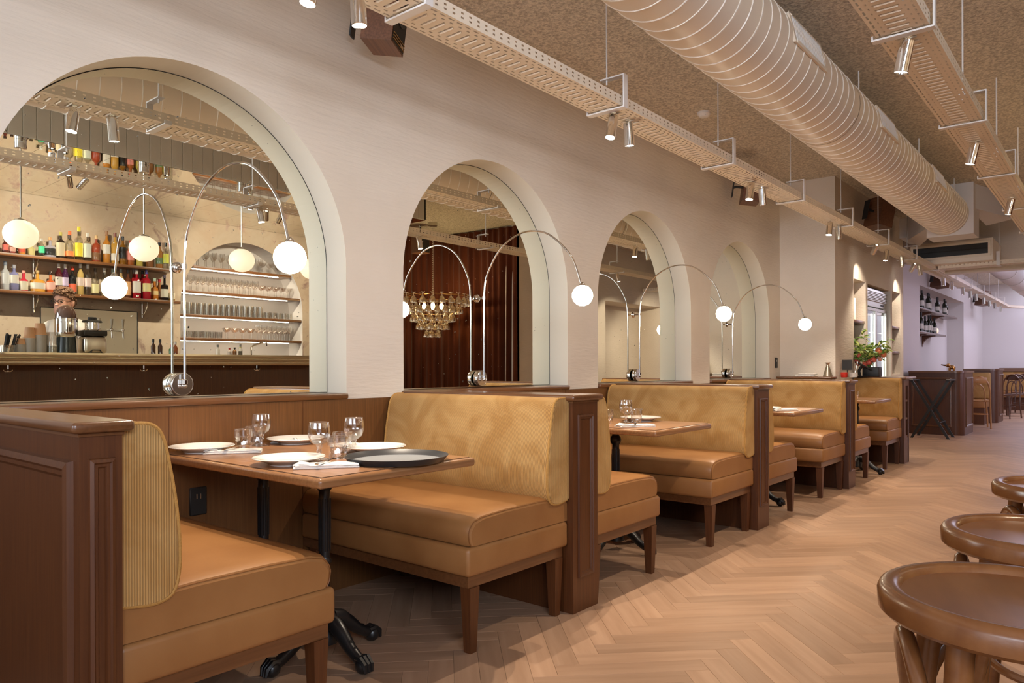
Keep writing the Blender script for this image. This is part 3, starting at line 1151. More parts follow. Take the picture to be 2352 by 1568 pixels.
# ================================================================== spiral duct
DY, DZ, DR = 1.52, 2.785, .226
t = thing('air_duct', 'fat cream spiral ventilation duct under the ceiling', 'duct', (4, DY, DZ), world=True)
joints = [-3, 1.2, 5.094, 7.456, 9.50]
for i in range(4):
    xa, xb = joints[i]+.003, joints[i+1]-.003
    b = B()
    b.lathe([(DR, xa), (DR, xb)], 56, (0, DY, DZ), 'x', cap=False)
    b.build('duct_section', M['duct'], t)
    B().lathe([(DR-.010, xb-.01), (DR-.010, xb+.014)], 40, (0, DY, DZ), 'x', cap=False).build('joint_gap', M['black'], t)
    pitch = .118
    nturn = (xb-xa-.06)/pitch
    N = int(nturn*40)
    pts = []
    for k in range(N+1):
        a = -2*PI*k/40
        pts.append((xa+.03+pitch*k/40, DY+(DR+.0005)*math.cos(a), DZ+(DR+.0005)*math.sin(a)))
    b = B()
    b.tube(pts, .0042, 5)
    b.build('spiral_seam', M['seam_lit'], t)
for xa, xb in ((3.86, 4.34), (5.63, 6.11), (7.62, 8.12)):
    # grille on the flank that looks down into the room
    a0, a1 = math.radians(30), math.radians(-4)
    def pt(x, q, r):
        a = a0+(a1-a0)*q
        return (x, DY-r*math.cos(a), DZ+r*math.sin(a))
    b = B()
    for q0, q1, xx0, xx1 in ((-.12, 0, xa, xb), (1, 1.12, xa, xb), (-.12, 1.12, xa-.025, xa), (-.12, 1.12, xb, xb+.025)):
        b.loft([[pt(xx0, q0, DR+.002), pt(xx0, q1, DR+.002), pt(xx0, q1, DR+.016), pt(xx0, q0, DR+.016)],
                [pt(xx1, q0, DR+.002), pt(xx1, q1, DR+.002), pt(xx1, q1, DR+.016), pt(xx1, q0, DR+.016)]], False)
    g = b.build('grille_frame', M['duct'], t)
    b = B()
    b.add([pt(xa, 0, DR+.004), pt(xa, 1, DR+.004), pt(xb, 1, DR+.004), pt(xb, 0, DR+.004)], [(0, 1, 2, 3)])
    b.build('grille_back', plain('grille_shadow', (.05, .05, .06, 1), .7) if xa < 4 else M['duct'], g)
    for k in range(17):
        x = xa+(xb-xa)*(k+.5)/17
        b = B()
        b.loft([[pt(x-.003, 0, DR+.005), pt(x-.003, 0, DR+.013), pt(x-.003, 1, DR+.013), pt(x-.003, 1, DR+.005)],
                [pt(x+.003, 0, DR+.005), pt(x+.003, 0, DR+.013), pt(x+.003, 1, DR+.013), pt(x+.003, 1, DR+.005)]], False)
        b.build('slat', M['white_paint'], g)
for x in (.2, 1.6, 3.4, 5.43, 7.39, 9.2):
    b = B()
    b.tube([(x, DY-.13, DZ+.19), (x, DY-.13, ZC)], .005, 6)
    b.tube([(x, DY+.13, DZ+.19), (x, DY+.13, ZC)], .005, 6)
    b.lathe([(.016, DZ+.172), (.016, DZ+.19)], 8, (x, DY-.13, 0))
    b.build('hanger_rod', M['white_paint'], t)
t = thing('duct_plenum', 'white boxy plenum at the far end of the spiral duct', 'duct', (9.7, 1.5, 2.9), world=True)
b = B()
b.prism([(9.50, 1.71), (9.50, 1.25), (9.9, 1.25), (9.9, 1.71)], 2.545, ZC-.002, 'z')
b.prism([(9.505, 1.705), (9.9, 1.705), (10.9, 2.05), (10.25, 2.05)], 2.66, ZC-.002, 'z')
b.prism([(9.6, 1.26), (10.6, .98), (10.9, 1.3), (9.9, 1.3)], 2.84, ZC-.002, 'z')
b.build('body', M['farwall'], t)
B().box(10.3, 10.9, 2.05, 2.16, 2.70, 2.95).build('side_duct', M['farwall'], t)
t = thing('air_conditioner', 'long pale air conditioner with dark grille hung before the beam', 'air conditioner', (11.9, 1.7, 2.6), world=True)
b = B()
b.box(11.42, 12.28, 1.29, 2.25, 2.47, 2.76)
b.build('body', M['duct'], t)
b = B()
b.frame((11.418, 2.25, 2.53), (0, -1, 0), (0, 0, 1), .94, .20, [(0, 0), (0, .02), (.03, .02), (.03, 0)])
b.build('grille_frame', M['tray'], t)
B().box(11.405, 11.419, 1.33, 2.22, 2.56, 2.70).build('grille', M['black'], t)
B().box(11.400, 11.408, 1.33, 2.22, 2.627, 2.632).build('grille_bar', M['grille'], t)
# smoke detector
t = thing('smoke_detector', 'small round white smoke detector on the stippled ceiling', 'smoke detector', (5.51, 2.57, ZC))
B().lathe([(.052, 0), (.052, -.018), (.045, -.024), (.040, -.034), (.030, -.040), (0, -.040)], 24).build('housing', M['white_paint'], t)
b = B()
for k in range(8):
    a = 2*PI*k/8
    b.box(.036*math.cos(a)-.004, .036*math.cos(a)+.004, .036*math.sin(a)-.004, .036*math.sin(a)+.004, -.034, -.026)
b.build('vent', M['black'], t)


# ================================================================== chrome spotlights
def spot_head(lens=True):
    t = thing('spotlight', '', 'spotlight', group='chrome spotlights')
    B().tube([(0, 0, .035), (0, 0, .0), (0, 0, -.004)], .004, 6).build('stem', M['chrome'], t)
    b = B()
    b.lathe([(.012, 0), (.0275, -.004), (.0275, -.125), (.0255, -.127), (.0245, -.121)], 24, cap=False)
    b.build('barrel', M['chrome'], t)
    B().lathe([(.0248, -.1225), (0, -.1225)], 20, cap=False).build('lens', M['bulb'], t)
    return t


sp0 = spot_head()
first = [True]


def spot(x, y, z, aim, label, power=14, cone=62, blend=.55, col=WARM2, s=1, on=True):
    o = sp0 if first[0] else dup(sp0, (0, 0, 0))
    first[0] = False
    o.location = (x, y, z)
    d = (Vector(aim)-Vector((x, y, z))).normalized()
    o.rotation_euler = (-d).to_track_quat('Z', 'Y').to_euler()
    o.scale = (s, s, s)
    o['label'] = label
    if on:
        lp = Vector((x, y, z))+d*.135*s
        light('SPOT', lp, lp+d, power, col, .009, spot=cone, blend=blend, name='spot_beam')
    return o


zs = ZT-.012
SPW = 48
P1 = [(1.46, -.16, .06), (1.64, .08, 0), (3.34, -.22, .04), (3.49, .10, 0), (5.22, -.2, .04), (5.43, .2, 0), (7.11, -.22, .04), (7.36, .18, 0)]
nm = ['above the first lamp, left of two', 'above the first lamp, right of two', 'left of the pair above the second mirror', 'right of the pair above the second mirror',
      'left of the pair before the third speaker-side wall', 'right of the pair before the walnut speaker', 'left of the pair before the pale return wall', 'right of the pair before the pale return wall']
for k, (x, ax_, ay_) in enumerate(P1):
    spot(x, 2.07, zs, (x+ax_, 2.07+ay_, zs-1), 'chrome spotlight on the wall-side tray, '+nm[k], SPW, 74, .5)
for k, (x, aim) in enumerate(((8.80, (9.15, Y2, 2.05)), (9.25, (9.1, 2.2, 1.2)), (9.95, (10.2, 2.0, .9)), (10.75, (11.05, Y2, 2.05)), (11.0, (11.3, 1.9, .9)))):
    spot(x, 2.07, zs, aim, 'chrome spotlight on the wall-side tray, %s near the drinks fridge' % ['first', 'second', 'third', 'fourth', 'fifth'][k], 16 if k in (0, 3) else 34, 60 if k in (0, 3) else 90, .8)
for k, x in enumerate((12.7, 13.4, 14.5, 15.3, 16.0, 17.0, 17.8, 18.6, 19.6)):
    spot(x, 2.07, zs, (x, 2.0, 0), 'chrome spotlight on the tray in the far room, %s from the beam' % ['first', 'second', 'third', 'fourth', 'fifth', 'sixth', 'seventh', 'eighth', 'ninth'][k], 14, 60, .6, on=k % 3 == 0)
for k, (x, tx) in enumerate(((3.352, .06), (5.161, 0), (7.077, 0), (9.0, 0))):
    spot(x, .67, zs, (x+tx, .67+.22, zs-1), 'chrome spotlight under the middle tray, ' + ['closest to the camera', 'second', 'third', 'farthest'][k], SPW, 80, .6)
spot(10.3, .67, zs, (10.7, -.45, 1.3), 'added chrome spotlight on the middle tray to light the pale wall opposite, nearer one', 60, 85, .8)  # this and the next spot are added to brighten the wall opposite
spot(11.0, .67, zs, (12.3, -.45, 1.3), 'added chrome spotlight on the middle tray to light the pale wall opposite, farther one', 60, 85, .8)

# ================================================================== speakers
def speaker(loc, rz, tilt, label, s=1, wood=True):
    t = thing('speaker', label, 'speaker', loc, group='wall speakers')
    t.rotation_euler = (tilt, 0, rz)
    t.scale = (s, s, s)
    # local: front looks to -y
    b = B()
    b.box(-.12, .12, -.10, .09, -.17, .17)
    b.build('cabinet', M['speaker_wood'], t)
    B().box(-.106, .106, -.104, -.0995, -.156, .156).build('front_cloth', M['grille'], t)
    b = B()
    b.lathe([(.085, -.106), (.088, -.110), (.080, -.110), (.060, -.105), (.02, -.101), (0, -.103)], 28, (0, 0, .045), 'y')
    b.build('woofer', M['black'], t)
    for z in (-.145, -.128, -.112):
        B().box(-.105, .105, -.110, -.104, z-.002, z+.002).build('trim_line', M['brass'], t)
    B().box(.03, .075, -.112, -.104, -.142, -.130).build('badge', M['steel'], t)
    b = B()
    b.tube([(0, .09, 0), (0, .16, 0), (0, .19, -.01)], .014, 8)
    b.box(-.035, .035, .19, .20, -.12, .10)
    b.build('bracket', M['black'], t)
    return t


speaker((2.33, 2.73, 2.76), .55, .14, 'walnut speaker with black front behind the tray, above the first arch', .80)
speaker((6.88, 2.73, 2.79), .55, .14, 'walnut speaker high on the arched wall above the fourth arch', .85)
speaker((9.22, 2.14, 2.84), 1.0, .22, 'walnut speaker on a black bracket above the drinks fridge')
speaker((15.1, 2.50, 2.66), 1.0, .22, 'walnut speaker above the wine shelves')
speaker((20.3, 2.50, 2.66), .75, .15, 'dark speaker beyond the wine shelves, in the far room')
# wall sockets
for loc, lab in (((8.12, YW-.001, 1.12), 'black socket plate on the wall right of the fourth arch'), ((1.494, YW-.0125, .532), 'black socket plate low on the oak panel under the first table')):
    t = thing('wall_socket', lab, 'socket', loc)
    B().rbox(-.037, .037, -.008, 0, -.058, .058, .004, 1).build('plate', M['black'], t)
    b = B()
    b.box(-.010, -.006, -.0095, -.008, .01, .03)
    b.box(.006, .010, -.0095, -.008, .01, .03)
    b.build('slots', M['steel'], t)


# ================================================================== table settings
def plate0():
    t = thing('plate', '', 'plate')
    b = B()
    b.lathe([(0, .006), (.060, .006), (.066, .003), (.072, .004), (.085, .012), (.120, .022), (.1225, .024), (.121, .026), (.086, .016), (.074, .009), (.06, .008), (0, .008)], 40)
    b.build('dish', M['china'], t)
    B().lathe([(.062, 0), (.066, 0), (.067, .006), (.060, .006)], 32, cap=False).build('foot_ring', M['china'], t)
    return t


def goblet0():
    t = thing('wine_glass', '', 'glass')
    B().lathe([(.034, .0), (.035, .002), (.020, .006), (.008, .012)], 24).build('foot', M['glass_thick'], t)
    B().lathe([(.008, .012), (.006, .022), (.010, .030), (.007, .038), (.012, .050)], 16, cap=False).build('stem', M['glass_thick'], t)
    b = B()
    b.lathe([(.002, .049), (.014, .052), (.030, .064), (.039, .084), (.0405, .10), (.037, .122), (.0345, .134), (.0333, .134), (.036, .118), (.0392, .10), (.0375, .085), (.029, .067), (.012, .056), (.002, .054)], 28, cap=False)
    b.build('bowl', M['glass'], t)
    B().tube([(.0340*math.cos(2*PI*k/28), .0340*math.sin(2*PI*k/28), .134) for k in range(28)], .0011, 5, closed=True).build('rim', M['glass_thick'], t)
    return t


def tumbler0():
    t = thing('tumbler', '', 'glass')
    b = B()
    n = 10
    def ring(r, z, dent):
        return [((r-(dent if k % 2 else 0))*math.cos(PI*k/n), (r-(dent if k % 2 else 0))*math.sin(PI*k/n), z) for k in range(2*n)]
    b.loft([ring(.029, 0, .003), ring(.030, .004, .004), ring(.033, .040, .004), ring(.036, .050, 0)], cap=False)
    b.add(ring(.029, .001, .003), [tuple(range(20))])
    b.build('fluted_base', M['glass_thick'], t)
    B().lathe([(.036, .050), (.0375, .080), (.0365, .080), (.034, .05)], 24, cap=False).build('wall_band', M['glass'], t)
    B().tube([(.037*math.cos(2*PI*k/24), .037*math.sin(2*PI*k/24), .080) for k in range(24)], .0011, 5, closed=True).build('rim', M['glass_thick'], t)
    return t


def napkin0(seed):
    rnd = random.Random(seed)
    t = thing('napkin', '', 'napkin')
    b = B()
    # folded twice: a soft lower pad and a shorter upper flap, gently waved
    for z0, th, xa, xb, ya, yb in ((0, .0085, -.105, .105, -.046, .046), (.0082, .0060, -.098, .104, -.045, .034)):
        n = 14
        rings = []
        for i in range(n+1):
            f = i/n
            x = xa+(xb-xa)*f
            wv = .0010*math.sin(i*.8+seed)+.0008*math.sin(i*1.9+seed*2)
            e = .0018*math.sin(i*.7+seed)
            h = th*(.75 if i in (0, n) else 1)
            rings.append([(x, ya+e+.004, z0), (x, ya+e, z0+h*.5), (x, ya+e+.004, z0+h*.92+wv), (x, ya*.4, z0+h+wv), (x, yb*.4, z0+h+wv*.6), (x, yb-e-.004, z0+h*.92+wv*.4), (x, yb-e, z0+h*.45), (x, yb-e-.004, z0)])
        b.loft(rings)
    b.loft([[(-.106, -.030, .009), (-.106, .022, .010), (-.106, .022, .0125), (-.106, -.030, .0115)], [(-.085, -.040, .016), (-.085, .014, .021), (-.085, .014, .0235), (-.085, -.040, .0185)], [(-.055, -.044, .0145), (-.055, -.004, .0165), (-.055, -.004, .018), (-.055, -.044, .016)]])
    b.build('folds', M['linen'], t, sharp=180)
    return t


def fork0():
    t = thing('fork', '', 'fork')
    b = B()
    b.loft([[(x, -w_, z), (x, w_, z), (x, w_, z+.002), (x, -w_, z+.002)] for x, w_, z in ((-.09, .006, 0), (-.085, .0075, .001), (-.03, .004, .003), (.02, .003, .006), (.04, .009, .005), (.055, .011, .003))])
    b.build('handle', M['chrome'], t)
    for q in (-1, -.33, .33, 1):
        B().tube([(.054, q*.0095, .004), (.075, q*.0095, .005), (.098, q*.009, .010)], [.0016, .0015, .0009], 5).build('tine', M['chrome'], t)
    return t


pl0, gb0, tm0, fk0 = plate0(), goblet0(), tumbler0(), fork0()
used = {}


def put(src, loc, rz, label, cat_group):
    k = src.name
    if k in used:
        o = dup(src, loc)
    else:
        used[k] = 1
        o = src
        o.location = loc
    o.rotation_euler = (0, 0, rz)
    o['label'] = label
    o['group'] = cat_group
    return o


zt_ = .7502
G1 = 'place settings on the first table'
put(pl0, (1.445, 2.20, zt_), 0, 'white plate at the aisle corner of the first table, beside a napkin', 'dinner plates')
put(pl0, (1.440, 2.79, zt_), 0, 'white plate half hidden by the near bench cushion on the first table', 'dinner plates')
put(pl0, (1.86, 2.78, zt_), 0, 'white plate against the oak panel at the back of the first table', 'dinner plates')
put(pl0, (1.862, 2.25, zt_), 0, 'white plate behind the black round tray', 'dinner plates')
put(gb0, (1.578, 2.214, zt_), 0, 'stemmed wine glass beside the aisle-side plate on the first table', 'stemmed wine glasses')
put(gb0, (1.80, 2.30, zt_), 0, 'stemmed wine glass behind the tumblers, before the far corduroy cushion', 'stemmed wine glasses')
put(gb0, (1.705, 2.80, zt_), 0, 'stemmed wine glass toward the wall on the first table', 'stemmed wine glasses')
put(tm0, (1.64, 2.19, zt_), 0, 'clear fluted tumbler beside the fork on the first table', 'fluted tumblers')
put(tm0, (1.765, 2.325, zt_), .2, 'clear fluted tumbler between two wine glasses on the first table', 'fluted tumblers')
put(tm0, (1.60, 2.76, zt_), .1, 'clear fluted tumbler at the end of the wall-side napkin on the first table', 'fluted tumblers')
put(tm0, (1.70, 2.85, zt_), .3, 'clear fluted tumbler behind another, at the wall side of the first table', 'fluted tumblers')
GN = 'folded napkins on the tables'
na, nb = napkin0(1), napkin0(5)
o = put(na, (1.475, 2.03, zt_), -.62, 'folded white napkin with a fork, at the aisle corner of the first table', GN)
put(nb, (1.50, 2.66, zt_), -.62, 'folded white napkin with a fork beside the bench-side plate on the first table', GN)
put(na, (1.845, 2.90-.06, zt_+.0), 2.3, 'folded white napkin showing behind the back plate of the first table', GN).scale = (.5, .8, 1)
put(nb, (1.93, 2.44, zt_), 2.0, 'folded white napkin behind the plate next to the far cushion', GN)
GF = 'forks on the napkins'
put(fk0, (1.495, 2.035, zt_+.0175), .42, 'steel fork lying on the aisle-side napkin of the first table', GF)
put(fk0, (1.52, 2.665, zt_+.0175), .42, 'steel fork lying on the bench-side napkin of the first table', GF)
t = thing('serving_tray', 'round black serving tray with grey mat overhanging the first table', 'tray', (1.722, 1.962, zt_))
B().lathe([(0, 0), (.160, 0), (.166, .003), (.181, .021), (.183, .0225), (.180, .023), (.163, .006), (.158, .004)], 56, cap=False).build('rim', M['trayrim'], t)
B().lathe([(.180, .0225), (.164, .0058), (.160, .0048), (0, .0046)], 56, cap=False).build('mat', M['trayblack'], t)
# second table
put(pl0, (3.93, 2.25, zt_), 0, 'white plate near the far cushion on the second table', 'dinner plates')
put(pl0, (3.56, 2.42, zt_), 0, 'white plate half hidden behind the first divider on the second table', 'dinner plates')
put(na, (3.53, 2.06, zt_), -.55, 'folded white napkin with a fork on the second table', GN)
put(fk0, (3.55, 2.065, zt_+.0175), .5, 'steel fork on the napkin of the second table', GF)
put(gb0, (3.70, 2.40, zt_), 0, 'stemmed wine glass on the second table, in front', 'stemmed wine glasses')
put(gb0, (3.74, 2.24, zt_), 0, 'stemmed wine glass on the second table, beside the plate', 'stemmed wine glasses')
put(tm0, (3.79, 2.20, zt_), 0, 'clear fluted tumbler on the second table, beside the plate', 'fluted tumblers')
put(tm0, (3.63, 2.30, zt_), 0, 'clear fluted tumbler on the second table, near the napkin', 'fluted tumblers')
put(pl0, (5.44, 2.06, zt_), 0, 'white plate just showing past the divider on the third table', 'dinner plates')
put(nb, (5.47, 1.93, zt_), -.5, 'folded white napkin at the edge of the third table', GN)
put(tm0, (7.71, 2.02, zt_), 0, 'clear fluted tumbler at the edge of the last table', 'fluted tumblers')

# napkin pile on the return shelf
t = thing('napkin_pile', 'low pile of folded white napkins on the return shelf', 'napkin', (8.14, 2.62, .969))
for k, (dx, dy, rz, wd) in enumerate(((0, 0, .05, .21), (.004, .01, -.05, .19), (-.004, -.015, .08, .17))):
    b = B()
    b.rbox(-.055+dx, .055+dx, -wd/2+dy, wd/2+dy, k*.011, k*.011+.0108, .005, 2)
    b.build('napkin', M['linen'], t)


# ================================================================== bentwood bar stools
def stool0():
    t = thing('bar_stool', '', 'stool', group='bentwood bar stools')
    R, H = .186, .75
    b = B()
    b.lathe([(R-.034, H-.040), (R-.006, H-.042), (R, H-.036), (R+.001, H-.012), (R-.003, H-.004), (R-.010, H), (R-.022, H-.001), (R-.030, H-.006), (R-.033, H-.013), (R-.034, H-.014)], 56, cap=False)
    b.build('seat_ring', M['bent'], t)
    b = B()
    b.lathe([(0, H-.018), (.06, H-.017), (R-.04, H-.0125), (R-.0325, H-.012)], 48, cap=False)
    b.lathe([(0, H-.030), (R-.035, H-.030)], 32, cap=False)
    b.build('seat_panel', M['bentseat'], t)
    for k in range(4):
        a = PI/4+k*PI/2
        ca, sa = math.cos(a), math.sin(a)
        pts, rs = [], []
        for i in range(13):
            f = i/12
            z = (H-.042)*(1-f)
            r = .135+.075*f**1.3+.012*math.sin(PI*f)
            pts.append((r*ca, r*sa, z))
            rs.append(.0185-.004*f)
        B().tube(pts, rs, 12).build('leg', M['bent'], t)
        # hoop brace that curls from leg to leg under the seat
        a2 = a+PI/2
        pts = []
        for i in range(17):
            f = i/16
            aa = a+(a2-a)*f
            z = H-.30+.225*math.sin(PI*f)**.55
            r = .150+.02*(1-math.sin(PI*f))
            pts.append((r*math.cos(aa), r*math.sin(aa), z))
        B().tube(pts, .0125, 10).build('hoop_brace', M['bent'], t)
    rr = .192
    B().tube([(rr*math.cos(2*PI*k/36), rr*math.sin(2*PI*k/36), .235) for k in range(36)], .012, 8, closed=True).build('foot_ring', M['bent'], t)
    return t


st = stool0()
st['label'] = 'bentwood bar stool with round recessed seat, closest to the camera'
st.location = (1.285, .112, 0)
st.rotation_euler = (0, 0, .35)
dup(st, (1.808, .112, 0), 'bentwood bar stool with round recessed seat, second from the camera', .1)
dup(st, (2.552, .106, 0), 'bentwood bar stool with round recessed seat, third from the camera', .5)

# ================================================================== drinks fridge and niches by the return wall
def wine0(name='wine_bottle'):
    t = thing(name, '', 'bottle')
    b = B()
    b.lathe([(.030, 0), (.037, .004), (.0375, .18), (.034, .205), (.018, .228), (.0145, .24), (.0140, .30), (.0155, .302), (.0155, .31), (0, .31)], 14)
    b.build('glass_body', M['winebody'], t)
    B().lathe([(.0380, .055), (.0382, .058), (.0382, .135), (.0380, .138)], 14, cap=False).build('label_paper', M['paper'], t)
    B().lathe([(.0150, .255), (.0160, .257), (.0160, .312), (0, .313)], 12, cap=False).build('foil_cap', M['black'], t)
    return t


M['winebody'] = plain('dark_bottle_glass', (.012, .016, .008, 1), .12, coat=.3)
wb0 = wine0()
wb0.scale = (1.12, 1.12, 1.1)
wb0['label'] = 'dark wine bottle with pale label on the upper shelf of the far wine niche'
t = thing('drinks_fridge', 'stainless glass-door drinks fridge with lit strips, let into the wall', 'fridge', (10.1, 2.5, 0), world=True)
fx0, fx1, fy = NF[0]+.03, NF[1]-.02, Y2+.03
b = B()
b.box(fx0, fx1, fy+.06, Y2+.72, .02, 2.05)
b.build('cabinet', plain('fridge_interior', (.05, .055, .06, 1), .5), t)
b = B()
b.box(fx0, fx1, fy+.02, fy+.05, 1.83, 2.05)
b.build('vent_panel', M['steel'], t)
for k in range(7):
    B().box(fx0+.05, fx1-.04, fy+.002, fy+.022, 1.90+k*.019, 1.908+k*.019).build('louvre', M['steel'], t)
B().box(fx1-.28, fx1-.14, fy+.016, fy+.021, 1.855, 1.875).build('display', M['black'], t)
b = B()
mid = (fx0+fx1)/2
for xa, xb in ((fx0, mid-.005), (mid+.005, fx1)):
    b = B()
    b.frame((xa, fy+.03, .10), (1, 0, 0), (0, 0, 1), xb-xa, 1.71, [(0, 0), (0, .02), (.035, .02), (.035, 0)])
    d_ = b.build('door_frame', M['steel'], t)
    B().box(xa+.035, xb-.035, fy+.024, fy+.028, .135, 1.775).build('door_glass', M['fridge_glass'], d_)
    for xx in (xa+.07, xb-.12):
        B().box(xx, xx+.022, fy+.030, fy+.046, .2, 1.74).build('led_strip', M['led_cool'], d_)
for z in (.5, .85, 1.2, 1.5):
    B().box(fx0+.05, fx1-.05, fy+.047, fy+.10, z, z+.008).build('fridge_shelf', M['steel'], t)
for z in (1.62, 1.28):
    for (xa, xb), nme in ((NL, 'left'), (NR, 'right')):
        if nme == 'left' and z < 1.5:
            continue
        t = thing('niche_shelf', f"short oak shelf in the niche {'before' if nme == 'left' else 'beyond'} the drinks fridge" + ('' if z > 1.5 else ', lower one'), 'shelf', (xa, Y2, z), world=True)
        B().rbox(xa+.003, xb-.003, Y2+.01, Y2+.29, z-.035, z, .006, 2).build('board', M['wood_x'], t)
        B().box(xa+.1, xa+.2, Y2+.05, Y2+.28, z-.075, z-.035).build('bracket', M['wood_y'], t)
wb_n = dup(wb0, (10.93, Y2+.12, 1.62), 'dark wine bottle on the niche shelf just beyond the drinks fridge', scale=(1.2, 1.2, 1.25))
wb_n2 = dup(wb0, (10.95, Y2+.12, 1.28), 'dark wine bottle on the lower niche shelf beyond the drinks fridge', scale=(1.1, 1.1, 1.1))
t = thing('gift_carton', 'pale upright carton on the niche shelf before the drinks fridge', 'box', (9.12, Y2+.14, 1.62))
B().rbox(-.11, .11, -.09, .09, 0, .26, .004, 1).build('carton', M['paper'], t)
B().box(-.112, .112, -.092, .092, .20, .222).build('lid', M['linen'], t)
t = thing('menu_card', 'tall printed menu card leaning in the niche before the drinks fridge', 'menu', (9.16, Y2+.10, .972))
B().box(-.17, .17, -.004, .004, 0, .50).build('card', M['paper'], t)
for k in range(9):
    B().box(-.11, .11 if k % 3 else .02, -.0052, -.004, .08+k*.042, .086+k*.042).build('print_line', plain('grey_print', (.30, .24, .20, 1), .8) if k == 0 else bpy.data.materials['grey_print'], t)

# ---- things on the service station and the return shelf
zc_ = .958
t = thing('flower_planter', 'black square planter holding the flower arrangement on the service station', 'planter', (9.10, 2.20, zc_), world=True)
b = B()
b.rbox(9.02, 9.18, 2.11, 2.28, zc_, zc_+.11, .006, 2)
b.build('pot', M['black'], t)
rnd = random.Random(3)
t = thing('flower_arrangement', 'big arrangement of orange and red flowers with yellow-green foliage', 'flowers', (9.08, 2.225, zc_+.09))
def leafmesh(L, wd):
    b = B()
    pts = [(0, 0, 0), (wd*.7, L*.3, .01), (wd, L*.55, .0), (0, L, -.03), (-wd, L*.55, 0), (-wd*.7, L*.3, .01), (0, L*.5, .018)]
    b.add(pts, [(0, 1, 6), (1, 2, 6), (2, 3, 6), (3, 4, 6), (4, 5, 6), (5, 0, 6)], True)
    return b
lf = [leafmesh(.085, .020).build('leaf', M['leaf'], t), leafmesh(.055, .014).build('leaf', M['leaf2'], t)]
bl = []
for mt_, r in (('orange', .034), ('red', .030), ('pink', .026)):
    b = B()
    b.sphere((0, 0, 0), r*.72, 10, 7)
    for k in range(9):
        a = 2*PI*k/9
        b.M = Matrix.Rotation(a, 4, 'Z') @ Matrix.Rotation(.7, 4, 'X')
        b.add([(0, r*.2, 0), (r*.35, r*.8, 0), (0, r*1.25, r*.1), (-r*.35, r*.8, 0)], [(0, 1, 2, 3)], True)
    b.M = None
    bl.append(b.build('bloom', M[mt_], t))
tips = []
for k in range(24):
    a = 2*PI*rnd.random()
    rr = .05+.20*rnd.random()
    h = .10+.30*rnd.random()*(1.25-rr*3)
    tip = (rr*math.cos(a)*.8, rr*math.sin(a), h)
    if k == 0:
        tip = (.0, .06, .52)
    if k == 1:
        tip = (.04, -.20, .36)
    if k == 2:
        tip = (0, .17, .34)
    tips.append(tip)
    mid_ = (tip[0]*.35, tip[1]*.35, h*.6)
    B().tube([(0, 0, 0), mid_, tip], [.003, .0025, .0015], 5).build('stem', M['leaf'], t)
    for q in range(15):
        f = .35+.55*rnd.random()
        p = Vector(mid_).lerp(Vector(tip), (f-.3)/.7)
        o = (lf[rnd.random() < .62] if not (k == 0 and q == 0) else lf[0]).copy()
        C.objects.link(o)
        o.parent = t
        o.location = p
        o.rotation_euler = (rnd.uniform(-.2, 1.2), rnd.uniform(-.6, .6), rnd.uniform(0, 2*PI))
        s = rnd.uniform(.7, 1.25)
        o.scale = (s, s, s)
for o in lf:
    o.location = (0, .05, .12)
k = 0
for (x, y, z, c) in ((-.03, -.12, .19, 0), (-.07, -.07, .10, 1), (-.07, -.02, .07, 1), (-.05, -.13, .11, 2), (-.05, .09, .15, 1), (-.04, .14, .10, 1), (-.08, .03, .04, 1), (-.02, .02, .2, 2), (.02, -.15, .16, 0), (-.06, .10, .06, 1)):
    o = bl[c] if c not in [q[1] for q in tips if isinstance(q, list)] and bl[c].location.length == 0 else bl[c].copy()
    if o.name not in C.objects:
        C.objects.link(o)
    o.parent = t
    o.location = (x, y, z)
    o.rotation_euler = (-.6+.3*k % 1, .5, k)
    o.scale = (1.3, 1.3, 1.3)
    k += 1
t = thing('steel_carafe', 'conical steel carafe with flared lip on the return shelf', 'carafe', (8.14, 2.40, .969))
B().lathe([(.048, 0), (.050, .004), (.016, .115), (.014, .125), (.028, .150), (.026, .150), (.012, .127), (.012, .12)], 24).build('body', M['steel'], t)
t = thing('order_tablet', 'black order tablet tilted on a stand in front of the planter', 'tablet', (8.96, 2.26, zc_), rz=.35)
b = B()
b.M = Matrix.Translation((0, 0, .125)) @ Matrix.Rotation(.55, 4, 'X')
b.rbox(-.12, .12, -.085, .085, -.006, .006, .005, 2)
b.build('screen_body', M['black'], t)
b = B()
b.M = Matrix.Translation((0, 0, .125)) @ Matrix.Rotation(.55, 4, 'X')
b.box(-.108, .108, -.072, .072, .006, .0072)
b.build('screen', plain('dark_screen', (.02, .022, .03, 1), .05, coat=1), t)
b = B()
b.rbox(-.06, .06, -.05, .07, 0, .012, .005, 2)
b.tube([(0, .03, .01), (0, .04, .07), (0, .01, .12)], .016, 8)
b.build('stand', M['black'], t)
t = thing('cutlery_pot', 'small white pot of cutlery beside the steel carafe', 'cutlery holder', (8.6, 2.27, .958))
B().lathe([(.045, 0), (.05, .05), (.047, .05), (.043, .004)], 16).build('pot', M['china'], t)
for k in range(6):
    B().tube([(.01*math.cos(k), .01*math.sin(k), .01), (.06*math.cos(k*1.05), .05*math.sin(k*1.05), .17)], .003, 5).build('knife', M['steel'], t)
t = thing('card_reader', 'black card reader held up on a black plate, between carafe and flowers', 'card reader', (8.5, 2.30, .958))
B().box(-.01, .0, -.05, .05, .08, .19).build('plate', M['black'], t)
B().tube([(0, 0, 0), (0, 0, .09)], .006, 6).build('stem', M['black'], t)
t = thing('candle_jar', 'small red glass candle jar by the cutlery pot', 'candle', (8.34, 2.29, .958))
B().lathe([(.028, 0), (.034, .008), (.036, .05), (.032, .055), (.03, .05), (.028, .01)], 16).build('jar', plain('red_glass', (.50, .03, .02, 1), .15), t)
B().lathe([(.028, .02), (0, .021)], 12, cap=False).build('wax', M['red'], t)

